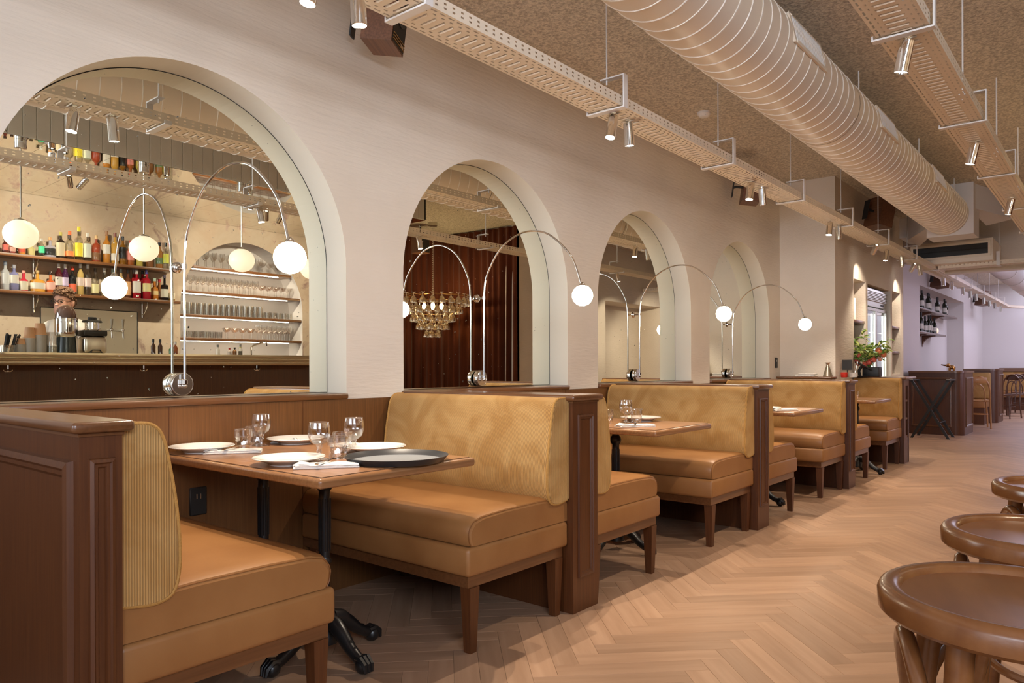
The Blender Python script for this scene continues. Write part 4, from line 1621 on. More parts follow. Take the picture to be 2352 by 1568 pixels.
# ================================================================== far room
# wine shelves
for z, xa, xb, nb, lab in ((2.138, 14.43, 18.63, 10, 'upper'), (1.707, 14.43, 17.25, 7, 'lower')):
    t = thing('wine_shelf', f'{lab} oak wine shelf on curved brackets in the far niche', 'shelf', (xa, 2.9, z), world=True)
    B().rbox(xa, xb, 2.76, 3.027, z-.035, z, .006, 2).build('board', M['wood_x'], t)
    for f in (.05, .36, .67):
        x = xa+(xb-xa)*f
        b = B()
        pts = [(3.027, z-.036), (2.79, z-.036)]+[(3.027-.22*(1-math.sin(PI/2*k/8)), z-.05-.20*(1-math.cos(PI/2*k/8))) for k in range(9)]
        b.prism(pts, x, x+.10, 'x')
        b.build('bracket', M['wood_v'], t)
    xs_ = [14.66, 15.0, 15.46, 15.66, 16.04, 16.33, 16.96, 17.2, 17.77, 18.1] if lab == 'upper' else [15.0, 15.2, 15.41, 15.93, 16.1, 16.45, 16.68]
    for k, x in enumerate(xs_):
        first_ = lab == 'upper' and k == 0
        o = wb0 if first_ else dup(wb0, (0, 0, 0))
        o.location = (x, 2.87+.03*(k % 2), z)
        o.scale = (1.12, 1.12, 1.05+.08*(k % 3))
        o['label'] = f'dark wine bottle with pale label on the {lab} shelf of the far wine niche'
        o['group'] = f'wine bottles on the {lab} far shelf'
for k, (x, z) in enumerate(((14.5, 1.82), (17.15, 1.80))):
    t = thing('wall_globe', ['small round wall lamp at the near end of the lower wine shelf', 'small round wall lamp at the far end of the lower wine shelf'][k], 'lamp', (x, 2.96, z), group='small wall lamps')
    B().sphere((0, -.02, 0), .065, 18, 12).build('globe', plain('warm_opal', (1, .85, .7, 1), .4, emit=(1, .75, .5, 1), es=.5) if k == 0 else bpy.data.materials['warm_opal'], t)
    B().lathe([(.03, .02), (.03, .065)], 12, axis='y').build('base', M['brass'], t)


def panel_block(name, label, x0, x1, y0, y1, h, rad, cat='partition'):
    t = thing(name, label, cat, (x0, (y0+y1)/2, 0), world=True)
    # plan outline with a rounded aisle-side corner
    n = 8
    def outline(g):
        return [(x0-g, y1)]+[(x0-g+(rad+g)*(1-math.sin(PI/2*(1-k/n))) if False else x0-g+(rad+g)-(rad+g)*math.cos(PI/2*k/n), y0-g+(rad+g)-(rad+g)*math.sin(PI/2*k/n)) for k in range(n+1)]+[(x1+g, y0-g), (x1+g, y1)]
    B().prism(outline(0), 0, h-.03, 'z').build('body', M['wood_v'], t)
    B().prism(outline(.02), h-.03, h, 'z').build('cap', M['wood_y'], t)
    b = B()
    b.frame((x0, y1-.04, .12), (0, -1, 0), (0, 0, 1), y1-y0-rad-.08, h-.22, [(0, 0), (.004, .014), (.02, .016), (.03, .002)])
    b.build('front_moulding', M['wood_y'], t)
    b = B()
    b.frame((x0+rad+.05, y0, .12), (1, 0, 0), (0, 0, 1), x1-x0-rad-.10, h-.22, [(0, 0), (.004, .014), (.02, .016), (.03, .002)])
    b.build('side_moulding', M['wood_x'], t)
    return t


panel_block('oak_partition', 'rounded oak partition behind the folding tray stand', 13.1, 14.0, 1.86, 2.62, .998, .12)
panel_block('oak_partition', 'second rounded oak partition, behind the pale bentwood chair, with the brass figure above', 16.4, 17.2, 1.78, 2.34, 1.02, .12)
B().rbox(13.12, 13.98, 2.0, 2.60, 1.0, 1.012, .004, 1)
t = thing('banquette', 'tan banquette back against the second oak partition', 'banquette', (16.0, 2.1, 0), world=True)
B().rbox(16.18, 16.38, 1.88, 2.33, .46, .95, .03, 3).build('back_cushion', M['cord'], t)
B().rbox(15.75, 16.38, 1.90, 2.33, .30, .46, .03, 3).build('seat_cushion', M['leather'], t)
B().box(15.78, 16.36, 1.92, 2.33, 0, .30).build('base', M['wood_v'], t)
t = thing('brass_figure', 'small brass figure of an animal with raised trunk on the oak partition', 'ornament', (13.5, 2.08, 1.0))
b = B()
b.sphere((0, 0, .055), .045, 14, 10, .8)
b.sphere((0, .055, .085), .028, 12, 8)
b.tube([(0, .075, .085), (0, .11, .088), (0, .15, .098)], [.014, .011, .008], 8)
b.sphere((.022, .045, .09), .022, 10, 6, 1.2)
b.sphere((-.022, .045, .09), .022, 10, 6, 1.2)
for x, y in ((.025, .03), (-.025, .03), (.025, -.03), (-.025, -.03)):
    b.tube([(x, y, .045), (x, y, 0)], [.016, .013], 8)
b.tube([(0, -.04, .07), (0, -.055, .04)], [.005, .003], 6)
b.build('body', M['brass'], t)
# folding tray stand
t = thing('tray_stand', 'dark folding tray stand, crossed legs, before the oak partition', 'stand', (12.55, 2.19, 0))
for s, xx in ((1, -.22), (-1, -.19), (1, .24), (-1, .21)):
    b = B()
    b.M = Matrix.Translation((xx, 0, 0))
    y0_, y1_ = .24*s, -.24*s
    b.loft([[(-.012, y0_-.02, 0), (.012, y0_-.02, 0), (.012, y0_+.02, 0), (-.012, y0_+.02, 0)], [(-.012, y1_-.02, .86), (.012, y1_-.02, .86), (.012, y1_+.02, .86), (-.012, y1_+.02, .86)]], False)
    b.build('leg', M['black'], t)
for y in (-.24, .24):
    B().rbox(-.25, .27, y-.025, y+.025, .855, .875, .006, 2).build('top_rail', M['black'], t)
for y, z in ((.13, .24), (-.13, .24)):
    B().tube([(-.21, y, z), (.23, y, z)], .010, 6).build('spreader', M['black'], t)
for y in (-.12, .12):
    B().box(-.245, -.205, y*2-.02, y*2+.02, .876, .879).build('web_strap', M['linen'], t)


def cafe_chair(mat):
    t = thing('cafe_chair', '', 'chair', group='bentwood chairs in the far room')
    B().lathe([(0, .455), (.17, .455), (.20, .46), (.205, .47), (.20, .48), (.185, .478), (0, .472)], 28, cap=False).build('seat', M[mat], t)
    for sx_ in (-1, 1):
        B().tube([(sx_*.14, .15, .455), (sx_*.16, .17, .2), (sx_*.17, .19, 0)], [.016, .015, .012], 8).build('leg', M[mat], t)
    b = B()
    pts = []
    for k in range(25):
        f = k/24
        a = PI*f
        pts.append((.175*math.cos(a)*1.0, -.19-.10*math.sin(a)**.5*.5, .45+.44*min(1, math.sin(a)**.55)))
    b.tube([(.185, -.22, 0), (.18, -.18, .25)]+pts+[(-.18, -.18, .25), (-.185, -.22, 0)], .0145, 8)
    b.build('back_hoop', M[mat], t)
    b = B()
    b.tube([(.10*math.cos(PI*k/16), -.195-.03*math.sin(PI*k/16), .46+.30*math.sin(PI*k/16)**.6) for k in range(17)], .010, 8)
    b.build('inner_hoop', M[mat], t)
    b = B()
    b.rbox(-.12, .12, -.262, -.25, .78, .88, .005, 2)
    b.build('back_slat', M[mat], t)
    B().tube([(.155*math.cos(2*PI*k/28), .155*math.sin(2*PI*k/28)-.01, .24) for k in range(28)], .009, 6, closed=True).build('ring_stretcher', M[mat], t)
    return t


ch = cafe_chair('bentpale')
ch['label'] = 'pale bentwood chair beside the tan banquette, first of the far chairs'
ch.location = (15.0, 1.93, 0)
ch.rotation_euler = (0, 0, -PI/2+.2)
chd = cafe_chair('bentdark')
for k, (x, y, rz, lab) in enumerate(((18.05, 1.82, 1.2, 'dark bentwood chair just past the second partition'), (18.9, 1.70, 1.7, 'dark bentwood chair, second past the partition'), (20.0, 1.72, 1.4, 'dark bentwood chair farthest down the room'), (20.7, 1.45, 1.6, 'dark bentwood chair at the frame edge, far down the room'))):
    o = chd if k == 0 else dup(chd, (0, 0, 0))
    o.location = (x, y, 0)
    o.rotation_euler = (0, 0, rz)
    o['label'] = lab
t = thing('far_table', 'far dining table set with white plates and glasses', 'table', (19.5, 2.36, 0))
B().rbox(-.9, 1.5, -.30, .25, .72, .75, .008, 2).build('tabletop', M['table'], t)
for x in (-.5, 1.0):
    B().lathe([(.2, 0), (.2, .012), (.03, .03), (.028, .70), (.08, .72)], 16, (x, 0, 0)).build('pedestal', M['iron'], t)
for k in range(7):
    x, y = 18.75+.30*k, 2.15+.10*(k % 3)
    if k % 2:
        dup(pl0, (x, y, .7502), 'white plate on the far dining table', group='plates on the far table')
    else:
        dup(gb0, (x, y, .7502), 'wine glass on the far dining table', group='glasses on the far table')
t = thing('back_banquette', 'long tan banquette with dark rail along the back wall of the far room', 'banquette', (21.9, 1, 0), world=True)
B().rbox(21.86, 21.99, -2, 2.34, .45, .93, .02, 2).build('back_cushion', M['cord'], t)
B().rbox(21.45, 21.99, -2, 2.34, .30, .45, .02, 2).build('seat_cushion', M['leather'], t)
B().box(21.5, 21.99, -2, 2.34, 0, .30).build('base', M['wood_v'], t)
B().box(21.84, 21.99, -2, 2.34, .93, 1.02).build('top_rail', M['wood_y'], t)
t = thing('air_duct', 'white round duct under the skylight of the far room', 'duct', (19, 1.95, 2.8), world=True)
B().lathe([(.19, 12.6), (.2, 12.6), (.2, 21.0), (.19, 21.0), (0, 21.0)], 32, (0, 1.62, 2.84), 'x', cap=False).build('duct_section', M['farwall'], t)
for x in (15.9, 17.2, 18.6, 20):
    B().lathe([(.202, x), (.207, x), (.207, x+.03), (.202, x+.03)], 32, (0, 1.62, 2.84), 'x', cap=False).build('strap', M['steel'], t)

# ================================================================== the bar side, seen in the mirrors
YR = -.30
BZ = 1.207
t = thing('bar_counter', 'long bar counter with ribbed zinc edge and dark oak front, behind the stools', 'bar', (3.7, -.6, 0), world=True)
prof = [(-.30, BZ-.004), (-.304, BZ), (-.95, BZ), (-.95, BZ-.03), (-.34, BZ-.10), (-.312, BZ-.10), (-.306, BZ-.094), (-.300, BZ-.085), (-.304, BZ-.078), (-.304, BZ-.072), (-.296, BZ-.064), (-.294, BZ-.052), (-.302, BZ-.044), (-.302, BZ-.038), (-.292, BZ-.030), (-.290, BZ-.016)]
B().prism(prof, 1.2, 5.65, 'x').build('zinc_top', M['zinc'], t)
B().box(1.22, 5.63, -.92, -.62, 0, BZ-.03).build('oak_front', M['wood_v'], t)
B().box(1.22, 5.63, -.62, -.605, .78, .80).build('front_rail', M['wood_x'], t)
for k in range(5):
    b = B()
    b.frame((2.02+k*.8, -.62, .08), (-1, 0, 0), (0, 0, 1), .74, .66, [(0, 0), (.003, .012), (.02, .012), (.03, 0)])
    b.build('panel_moulding', M['wood_v'], t)
hk = thing('coat_hook', '', 'hook', group='hooks under the bar edge')
b = B()
b.tube([(0, -.0, 0), (0, 0, -.03)], .006, 6)
b.tube([(-.03, 0, -.035), (-.02, 0, -.048), (0, 0, -.05), (.02, 0, -.048), (.03, 0, -.035)], .004, 6)
b.sphere((0, 0, -.045), .010, 8, 6)
b.build('hook', M['chrome'], hk)
for k, u in enumerate((18, 330, 590)):
    o = hk if k == 0 else dup(hk, (0, 0, 0))
    o.location = (mir(u, 845, -.42).x, -.42, BZ-.10)
    o['label'] = ['chrome double hook under the bar edge near the paper cups', 'chrome double hook under the bar edge below the beer taps', 'chrome double hook under the bar edge below the lit glass niche'][k]

# bulkhead of grey boards and the mirrored soffit
ZS = 2.857
t = thing('bar_bulkhead', 'boxed bulkhead over the bar with grey upright boards and mirrored underside', 'bulkhead', (3.6, -.25, ZS), world=True)
bw = .0955
k = 0
x = 1.15
while x < 6.1:
    B().rbox(x+.001, x+bw-.001, -.262, -.25, ZS, ZC-.003, .003, 1, False).build('board', M['board'], t)
    x += bw
B().box(1.15, 6.15, -2.33, -.264, ZS+.01, ZC-.003).build('core', M['black'], t)
tl = .48
yy = -.27
while yy > -2.3:
    xx = 1.15
    while xx < 6.1:
        B().box(xx+.0012, min(xx+tl, 6.15)-.0012, max(yy-tl, -2.33)+.0012, yy-.0012, ZS, ZS+.006).build('mirror_tile', M['mirror_tile'], t)
        xx += tl
    yy -= tl

# opal globe pendants
pd = thing('globe_pendant', '', 'lamp', group='globe pendants over the bar')
pz = 2.126
b = B()
b.lathe([(.042, ZS-.001-pz), (.042, ZS-.065-pz), (.038, ZS-.068-pz), (0, ZS-.068-pz)], 24, cap=False)
b.build('canopy', M['chrome'], pd)
B().tube([(0, 0, .115), (0, 0, ZS-.066-pz)], .0065, 8).build('stem', M['steel'], pd)
B().lathe([(.045, .106), (.044, .112), (.02, .118), (.008, .13)], 20).build('cap', M['steel'], pd)
b = B()
b.sphere((0, 0, 0), .121, 32, 20, .92)
b.build('globe', M['pendant'], pd)
for k, u in enumerate((48, 331, 555, 716)):
    o = pd if k == 0 else dup(pd, (0, 0, 0))
    p = mir(u, 570, -.376)
    o.location = (p.x, -.376, pz)
    o['label'] = ['cream globe pendant over the bar, by the paper cups', 'cream globe pendant over the bar, before the bottle shelves', 'cream globe pendant over the bar, before the lit glass niche', 'cream globe pendant at the far end of the bar'][k]
# twin spots under the soffit
for k, (u, v, ax_) in enumerate(((158, 445, .5), (200, 440, -.5), (612, 500, .6), (648, 520, 0))):
    p = mir(u, v, -1.2)
    spot(p.x, -1.2, ZS-.01, (p.x+ax_, -2.2, 1.9), 'chrome spotlight under the mirrored bar ceiling, ' + ['first', 'second', 'third', 'fourth'][k] + ' along', 62, 140, 1, (1, .88, .72))
for k, (u, v) in enumerate(((115, 400), (150, 410), (392, 455), (585, 480), (598, 490))):
    p = mir(u, v, -.55)
    spot(p.x, -.5-.06*k, ZS-.01, (p.x, -.8, 1.2), 'chrome spotlight hanging over the counter, ' + ['first', 'second', 'third', 'fourth', 'fifth'][k] + ' from the paper cups', 40, 90, .6, WARM, on=k in (0, 2, 3))

# bottle shelves
YSF = -2.15
Z1, Z2 = 2.215, 1.854
for z, lab, xe in ((Z1, 'upper', 4.0), (Z2, 'lower', 4.06)):
    t = thing('bottle_shelf', f'{lab} oak bottle shelf on chrome brackets behind the bar', 'shelf', (3, -2.25, z), world=True)
    B().rbox(1.3, xe, YB+.003, YSF, z-.032, z, .005, 2).build('board', M['wood_x'], t)
    for u in (80, 330):
        x = mir(u, 700, -2.3).x
        b = B()
        b.tube([(x, -2.335, z-.033), (x, -2.335, z-.20)], .010, 6)
        b.tube([(x, -2.335, z-.17), (x, -2.27, z-.14), (x, -2.20, z-.06), (x, -2.19, z-.033)], .007, 6)
        b.sphere((x, -2.19, z-.02), .014, 8, 6)
        b.build('bracket', M['chrome'], t)

mats = {}


def gm(col, clear=False, glassy=False):
    k = (col, clear, glassy)
    if k not in mats:
        c = tuple(col)+(1,)
        if clear:
            mats[k] = thin_glass('tinted_glass_%d' % len(mats), c, .9, .10, .8)
        else:
            mats[k] = plain('bottle_liquid_%d' % len(mats), c, .06, coat=.6)
            mats[k].node_tree.nodes['Principled BSDF'].inputs['Transmission Weight'].default_value = .45 if glassy else 0
    return mats[k]


def bottle(u, vt, wpx, zs_, yb, label, body, lab=None, cap=None, shape='round', clear=False, lh=(.22, .58), liquid=None):
    p = mir(u, vt, yb)
    H = max(.12, p.z-zs_)
    d = (Vector((p.x, 2*YM-yb, 0))-Vector((0, 0, 0))).dot(fw)
    r = max(.02, wpx*d/FPX/2/1.1)
    t = thing('bottle', label, 'bottle', (p.x, yb, zs_), group='spirit bottles on the bar shelves')
    hs, hn = {'round': (.62, .74), 'squat': (.50, .62), 'tall': (.66, .80), 'flat': (.55, .64)}[shape]
    rn = min(.0125, r*.42)
    n = 6 if shape == 'flat' else 16
    b = B()
    b.lathe([(r*.9, 0), (r, .006), (r, H*hs), (r*.85, H*(hs+.05)), (rn*1.15, H*hn), (rn, H*.86), (rn, H*.93)], n)
    b.build('glass_body', gm(body, clear, not clear), t)
    if liquid:
        B().lathe([(r*.9, .006), (r*.93, .012), (r*.93, H*.42), (0, H*.42)], n).build('liquid', gm(liquid), t)
    if lab:
        B().lathe([(r*1.005, H*lh[0]), (r*1.02, H*lh[0]+.002), (r*1.02, H*lh[1]*.97), (r*1.005, H*lh[1])], n, cap=False).build('label_paper', gm(lab), t)
    if cap:
        B().lathe([(rn*1.1, H*.86), (rn*1.25, H*.865), (rn*1.25, H), (0, H)], 12).build('cap', gm(cap), t)
    return t


W_, CR = (.75, .72, .66), (.70, .60, .42)
DK, BK = (.02, .012, .008), (.012, .012, .012)
AM, AM2 = (.50, .20, .03), (.62, .33, .08)
CLR = (.88, .88, .84)
yb = -2.25
up_ = [(12, 547, 14, 'dark bottle with red and white label, start of the upper bar shelf', (.10, .02, .015), (.45, .10, .08), DK), (28, 560, 14, 'small reddish bottle on the upper bar shelf', (.22, .04, .04), (.5, .3, .25), DK),
       (50, 562, 16, 'amber bottle behind the first globe pendant', AM, (.3, .05, .03), DK), (72, 560, 16, 'pale yellow bottle beside the first globe pendant', (.62, .55, .25), None, DK)]
for u, vt, wp, lb, bd, la, cp_ in up_:
    bottle(u, vt, wp, Z1, yb, lb, bd, la, cp_)
bottle(95, 548, 14, Z1, yb, 'clear bottle with green label on the upper bar shelf', CLR, (.06, .42, .22), W_, clear=True)
bottle(115, 545, 27, Z1, yb, 'squat grey decanter bottle with cork and black label', (.30, .28, .33), BK, (.45, .25, .12), 'squat', lh=(.12, .45))
bottle(139, 533, 20, Z1, yb, 'black bottle with long cream label on the upper bar shelf', DK, CR, (.25, .22, .06), lh=(.10, .60))
bottle(160, 531, 19, Z1, yb, 'clear bottle with orange label and orange cap', CLR, (.75, .22, .08), (.75, .15, .06), clear=True, lh=(.12, .30))
bottle(181, 521, 18, Z1, yb, 'clear bottle with yellow labels and tall yellow cap', CLR, (.80, .66, .06), (.82, .70, .05), clear=True, lh=(.12, .52))
bottle(201, 535, 18, Z1, yb, 'clear bottle with white patterned label and white cap', CLR, (.66, .70, .62), W_, clear=True, lh=(.14, .62))
bottle(221, 541, 20, Z1, yb, 'red-brown rum bottle with brown label and wood stopper', (.30, .05, .02), (.12, .06, .03), (.62, .42, .22), lh=(.08, .36))
bottle(245, 531, 17, Z1, yb, 'amber bottle with white label and dark stopper', AM, W_, (.2, .1, .05), lh=(.30, .58))
bottle(264, 535, 18, Z1, yb, 'golden bottle with glowing white label on the upper bar shelf', (.58, .32, .06), W_, (.15, .05, .04), lh=(.12, .34))
bottle(282, 543, 17, Z1, yb, 'dark amber bottle with black and gold label', (.28, .12, .015), BK, BK, lh=(.22, .62))
bottle(300, 552, 16, Z1, yb, 'amber bottle with white and red label beside the second pendant', (.42, .12, .03), (.70, .25, .22), (.4, .05, .03))
bottle(320, 556, 16, Z1, yb, 'yellow bottle behind the second globe pendant', (.66, .55, .12), None, W_)
bottle(344, 556, 18, Z1, yb, 'brown bottle behind the second globe pendant', (.30, .12, .04), None, BK)
bottle(366, 557, 17, Z1, yb, 'amber bottle with round green badge near the end of the upper bar shelf', (.42, .18, .05), (.10, .16, .08), BK, lh=(.18, .42))
bottle(381, 558, 14, Z1, -2.22, 'clear square bottle with yellow-green label, end of the upper bar shelf', CLR, (.60, .62, .10), BK, clear=True)
bottle(391, 555, 13, Z1, -2.29, 'clear bottle with pink cap, last on the upper bar shelf', CLR, None, (.70, .12, .25), clear=True)
bottle(12, 600, 18, Z2, yb, 'clear bottle with white label and red contents, start of the lower bar shelf', (.62, .64, .68), (.70, .72, .74), (.12, .14, .18), liquid=None)
bottle(32, 608, 21, Z2, yb, 'bluish bottle with white diamond label on the lower bar shelf', (.22, .22, .42), W_, (.22, .22, .26), lh=(.28, .60))
bottle(54, 621, 20, Z2, yb, 'square red bottle with pale floral label', (.55, .03, .06), (.66, .62, .50), (.70, .30, .25), 'squat', lh=(.06, .48))
bottle(86, 621, 34, Z2, yb, 'wide amber decanter with bright white label', (.72, .34, .05), (.85, .82, .74), (.35, .25, .12), 'squat', lh=(.14, .42))
bottle(116, 624, 21, Z2, yb, 'red-amber bottle with printed white pattern', (.55, .12, .03), (.72, .42, .36), DK, 'squat', lh=(.16, .50))
bottle(135, 606, 17, Z2, yb, 'dark wine-red bottle with white label and white cap', (.08, .012, .014), W_, W_, 'tall', lh=(.28, .56))
bottle(150, 607, 15, Z2, yb, 'dark purple bottle with violet and white label', (.05, .012, .05), (.50, .42, .60), W_, 'tall', lh=(.28, .56))
bottle(167, 612, 17, Z2, yb, 'black bottle with red label and red neck band', BK, (.42, .08, .04), (.55, .06, .03), lh=(.10, .38))
bottle(185, 606, 15, Z2, yb, 'pale gold bottle with red-topped white label, left of a pair', (.60, .42, .14), (.72, .58, .52), W_, 'tall', lh=(.30, .56))
bottle(202, 607, 16, Z2, yb, 'clear bottle with red-topped white label, right of a pair', CLR, (.70, .55, .52), W_, 'tall', clear=True, lh=(.28, .56))
bottle(219, 616, 16, Z2, yb, 'clear bottle with pale yellow label on the lower bar shelf', CLR, (.72, .66, .36), DK, clear=True, lh=(.10, .44))
bottle(240, 616, 15, Z2, yb, 'clear bottle with white cap behind the lamp globe', CLR, None, W_, clear=True)
bottle(259, 617, 15, Z2, yb, 'pale bottle with green-white neck behind the lamp globe', (.55, .50, .36), W_, (.40, .5, .42))
bottle(278, 617, 16, Z2, yb, 'pale amber bottle with red neck seal', (.60, .42, .20), (.72, .62, .48), (.25, .28, .26))
bottle(294, 619, 15, Z2, yb, 'brown bottle with orange label and white neck seal', (.16, .05, .02), (.75, .42, .20), BK, lh=(.10, .58))
bottle(307, 619, 15, Z2, -2.30, 'tall red bottle standing behind the white-labelled red one', (.50, .03, .03), None, (.36, .36, .36))
bottle(314, 620, 19, Z2, -2.21, 'bright red bottle with white eight-sided label', (.48, .014, .03), W_, (.62, .60, .58), lh=(.20, .60))
bottle(327, 620, 16, Z2, -2.30, 'bright red bottle with black cap, behind the yellow-labelled one', (.55, .02, .03), None, BK)
bottle(337, 620, 19, Z2, -2.21, 'bright red bottle with yellow and blue label and blue cap', (.48, .014, .03), (.70, .62, .30), (.06, .06, .30), lh=(.26, .54))
bottle(355, 639, 18, Z2, yb, 'orange bottle with pale green stopper', (.70, .24, .03), (.66, .50, .24), (.45, .62, .50), 'squat', lh=(.24, .42))
bottle(366, 641, 14, Z2, -2.31, 'amber bottle with red cap behind the orange one', (.5, .2, .06), None, (.5, .04, .05))
bottle(378, 631, 20, Z2, -2.22, 'squat black bottle with white diamond label', BK, (.62, .60, .50), (.10, .08, .10), 'flat', lh=(.12, .44))
bottle(394, 658, 16, Z2, -2.22, 'small flat amber bottle at the end of the lower bar shelf', (.58, .30, .05), (.72, .62, .44), W_, 'squat', lh=(.15, .55))

# glass niche: lit shelves and rows of glasses
def mini(kind):
    t = thing({'stem': 'stem_glass', 'coupe': 'coupe_glass', 'high': 'highball_glass', 'low': 'rocks_glass'}[kind], '', 'glass')
    b = B()
    if kind == 'stem':
        b.lathe([(.032, 0), (.032, .002), (.004, .006), (.004, .09), (.02, .105), (.036, .135), (.034, .19)], 12, cap=False)
    elif kind == 'coupe':
        b.lathe([(.032, .0), (.032, .002), (.004, .006), (.004, .085), (.025, .095), (.048, .135), (.050, .14)], 12, cap=False)
    elif kind == 'high':
        b.lathe([(0, .0), (.028, .0), (.034, .15), (.032, .15), (.027, .01), (0, .01)], 12, cap=False)
    else:
        b.lathe([(0, .0), (.036, .0), (.040, .085), (.038, .085), (.035, .012), (0, .012)], 12, cap=False)
    b.build('glass', M['glass_thick'], t)
    return t


minis = {k: mini(k) for k in ('stem', 'coupe', 'high', 'low')}
mused = {}
sh = [(2.318, 'top', [('stem', 4.42, 9, .105), ('coupe', 5.30, 3, .12)]), (2.015, 'second', [('stem', 4.26, 13, .078), ('coupe', 5.30, 5, .10)]),
      (1.727, 'third', [('high', 4.24, 15, .073), ('low', 5.36, 5, .085)]), (1.446, 'lowest', [('low', 4.24, 6, .09), ('coupe', 4.80, 4, .11), ('stem', 5.24, 7, .075)])]
nms = {'stem': 'stemmed glass', 'coupe': 'coupe glass', 'high': 'tall glass', 'low': 'short glass'}
for z, lb, rows in sh:
    dz = max(0, z-NZ)
    hw = math.sqrt(NRr**2-dz**2) if z > NZ else NRr
    t = thing('niche_shelf', f'{lb} dark oak shelf with lit strip in the arched glass niche', 'shelf', (NX, YB-.15, z), group='shelves of the glass niche', world=True)
    B().rbox(NX-hw+.004, NX+hw-.004, YB-.31, YB-.012, z-.032, z, .005, 2).build('board', M['wood_x'], t)
    B().box(NX-hw+.02, NX+hw-.16, YB-.085, YB-.078, z-.039, z-.033).build('led_strip', M['led'], t)
    light('AREA', (NX-.06, YB-.075, z-.046), (NX-.06, YB-.26, z-.25), 5, (1, .88, .72), 1.3, .01, name='niche_led_light')
    for kind, xs_, n, st_ in rows:
        for row in (0, 1):
            for i in range(n):
                k = kind
                o = minis[k] if k not in mused else dup(minis[k], (0, 0, 0))
                mused[k] = 1
                o.location = (xs_+i*st_+.03*row, YB-.10-.10*row, z+.0005)
                o['label'] = f'{nms[kind]} in the rows on the {lb} shelf of the lit niche'
                o['group'] = f'{nms[kind]}es on the {lb} niche shelf'

# back counter and tap panel
t = thing('back_counter', 'low back counter behind the bar', 'counter', (3.7, -2.1, 0), world=True)
B().rbox(1.3, 6.2, YB+.004, -1.98, 1.13, 1.165, .005, 2).build('top', M['steel'], t)
B().box(1.32, 6.18, YB+.004, -2.0, 0, 1.13).build('cabinet', M['wood_v'], t)
t = thing('tap_panel', 'brushed steel backsplash with black edge behind the bartender', 'panel', (3.17, YB, 1.4), world=True)
pa, pb = mir(93, 705, -2.34), mir(315, 715, -2.34)
B().box(pa.x, pb.x, YB+.003, YB+.012, 1.166, 1.715).build('sheet', M['steel'], t)
b = B()
b.tube([(pa.x, YB+.012, 1.166), (pa.x, YB+.012, 1.715), (pb.x, YB+.012, 1.715), (pb.x, YB+.012, 1.166)], .006, 6)
b.build('edge', M['black'], t)
tp = thing('beer_tap', '', 'tap', group='beer taps')
b = B()
b.tube([(0, .0, 0), (0, .09, 0)], .012, 8)
b.sphere((0, .095, 0), .022, 12, 8)
b.tube([(0, .10, -.01), (0, .115, -.09)], [.009, .007], 8)
b.build('spout', M['chrome'], tp)
B().tube([(0, .10, .015), (0, .105, .05), (0, .11, .12)], [.009, .011, .017], 10).build('handle', M['steel'], tp)
for k, u in enumerate((226, 255, 281)):
    o = tp if k == 0 else dup(tp, (0, 0, 0))
    p = mir(u, 765, -2.25)
    o.location = (p.x, YB+.013, 1.50)
    o['label'] = ['chrome beer tap nearest the blender', 'middle chrome beer tap', 'chrome beer tap nearest the panel edge'][k]
t = thing('sink_faucet', 'chrome angled faucet under the lit niche', 'faucet', (mir(577, 800, -2.1).x, -2.1, 1.165))
B().tube([(0, 0, 0), (0, 0, .17), (.02, .01, .19), (.17, .03, .25), (.19, .03, .235), (.195, .03, .19)], .011, 8).build('spout', M['chrome'], t)
B().lathe([(.022, 0), (.022, .02)], 12).build('base', M['chrome'], t)
for k, (u, H, bd, cp_, lb) in enumerate(((352, .15, (.05, .02, .01), BK, 'small dark dropper bottle, left of a pair on the bar top'), (368, .15, (.05, .02, .01), BK, 'small dark dropper bottle, right of a pair on the bar top'),
        (393, .10, (.04, .16, .06), (.6, .04, .03), 'small green bottle with red cap on the bar top'), (403, .13, (.25, .07, .02), W_, 'small brown sauce bottle with white cap on the bar top'),
        (500, .11, (.72, .7, .66), (.3, .3, .3), 'small clear flask with steel stopper'), (527, .08, (.7, .62, .58), (.6, .03, .03), 'small clear jar with red lid'), (552, .12, (.7, .68, .64), (.35, .35, .33), 'second small clear flask with steel stopper'),
        (528+11, .085, (.25, .10, .02), BK, 'little amber vial with dark cap'), (537+15, .09, (.10, .08, .03), (.62, .66, .08), 'little dark vial with lime cap'))):
    x = mir(u, 812, -.86).x
    t = thing('small_bottle', lb, 'bottle', (x, -.86, BZ+.0005))
    B().lathe([(.018, 0), (.021, .003), (.021, H*.55), (.008, H*.72), (.008, H*.8)], 12).build('glass_body', gm(bd), t)
    B().lathe([(.010, H*.78), (.011, H), (0, H)], 10).build('cap', gm(cp_), t)

# things on the bar top
def on_bar(u, y=-.62):
    return (mir(u, 812, y).x, y, BZ+.0005)


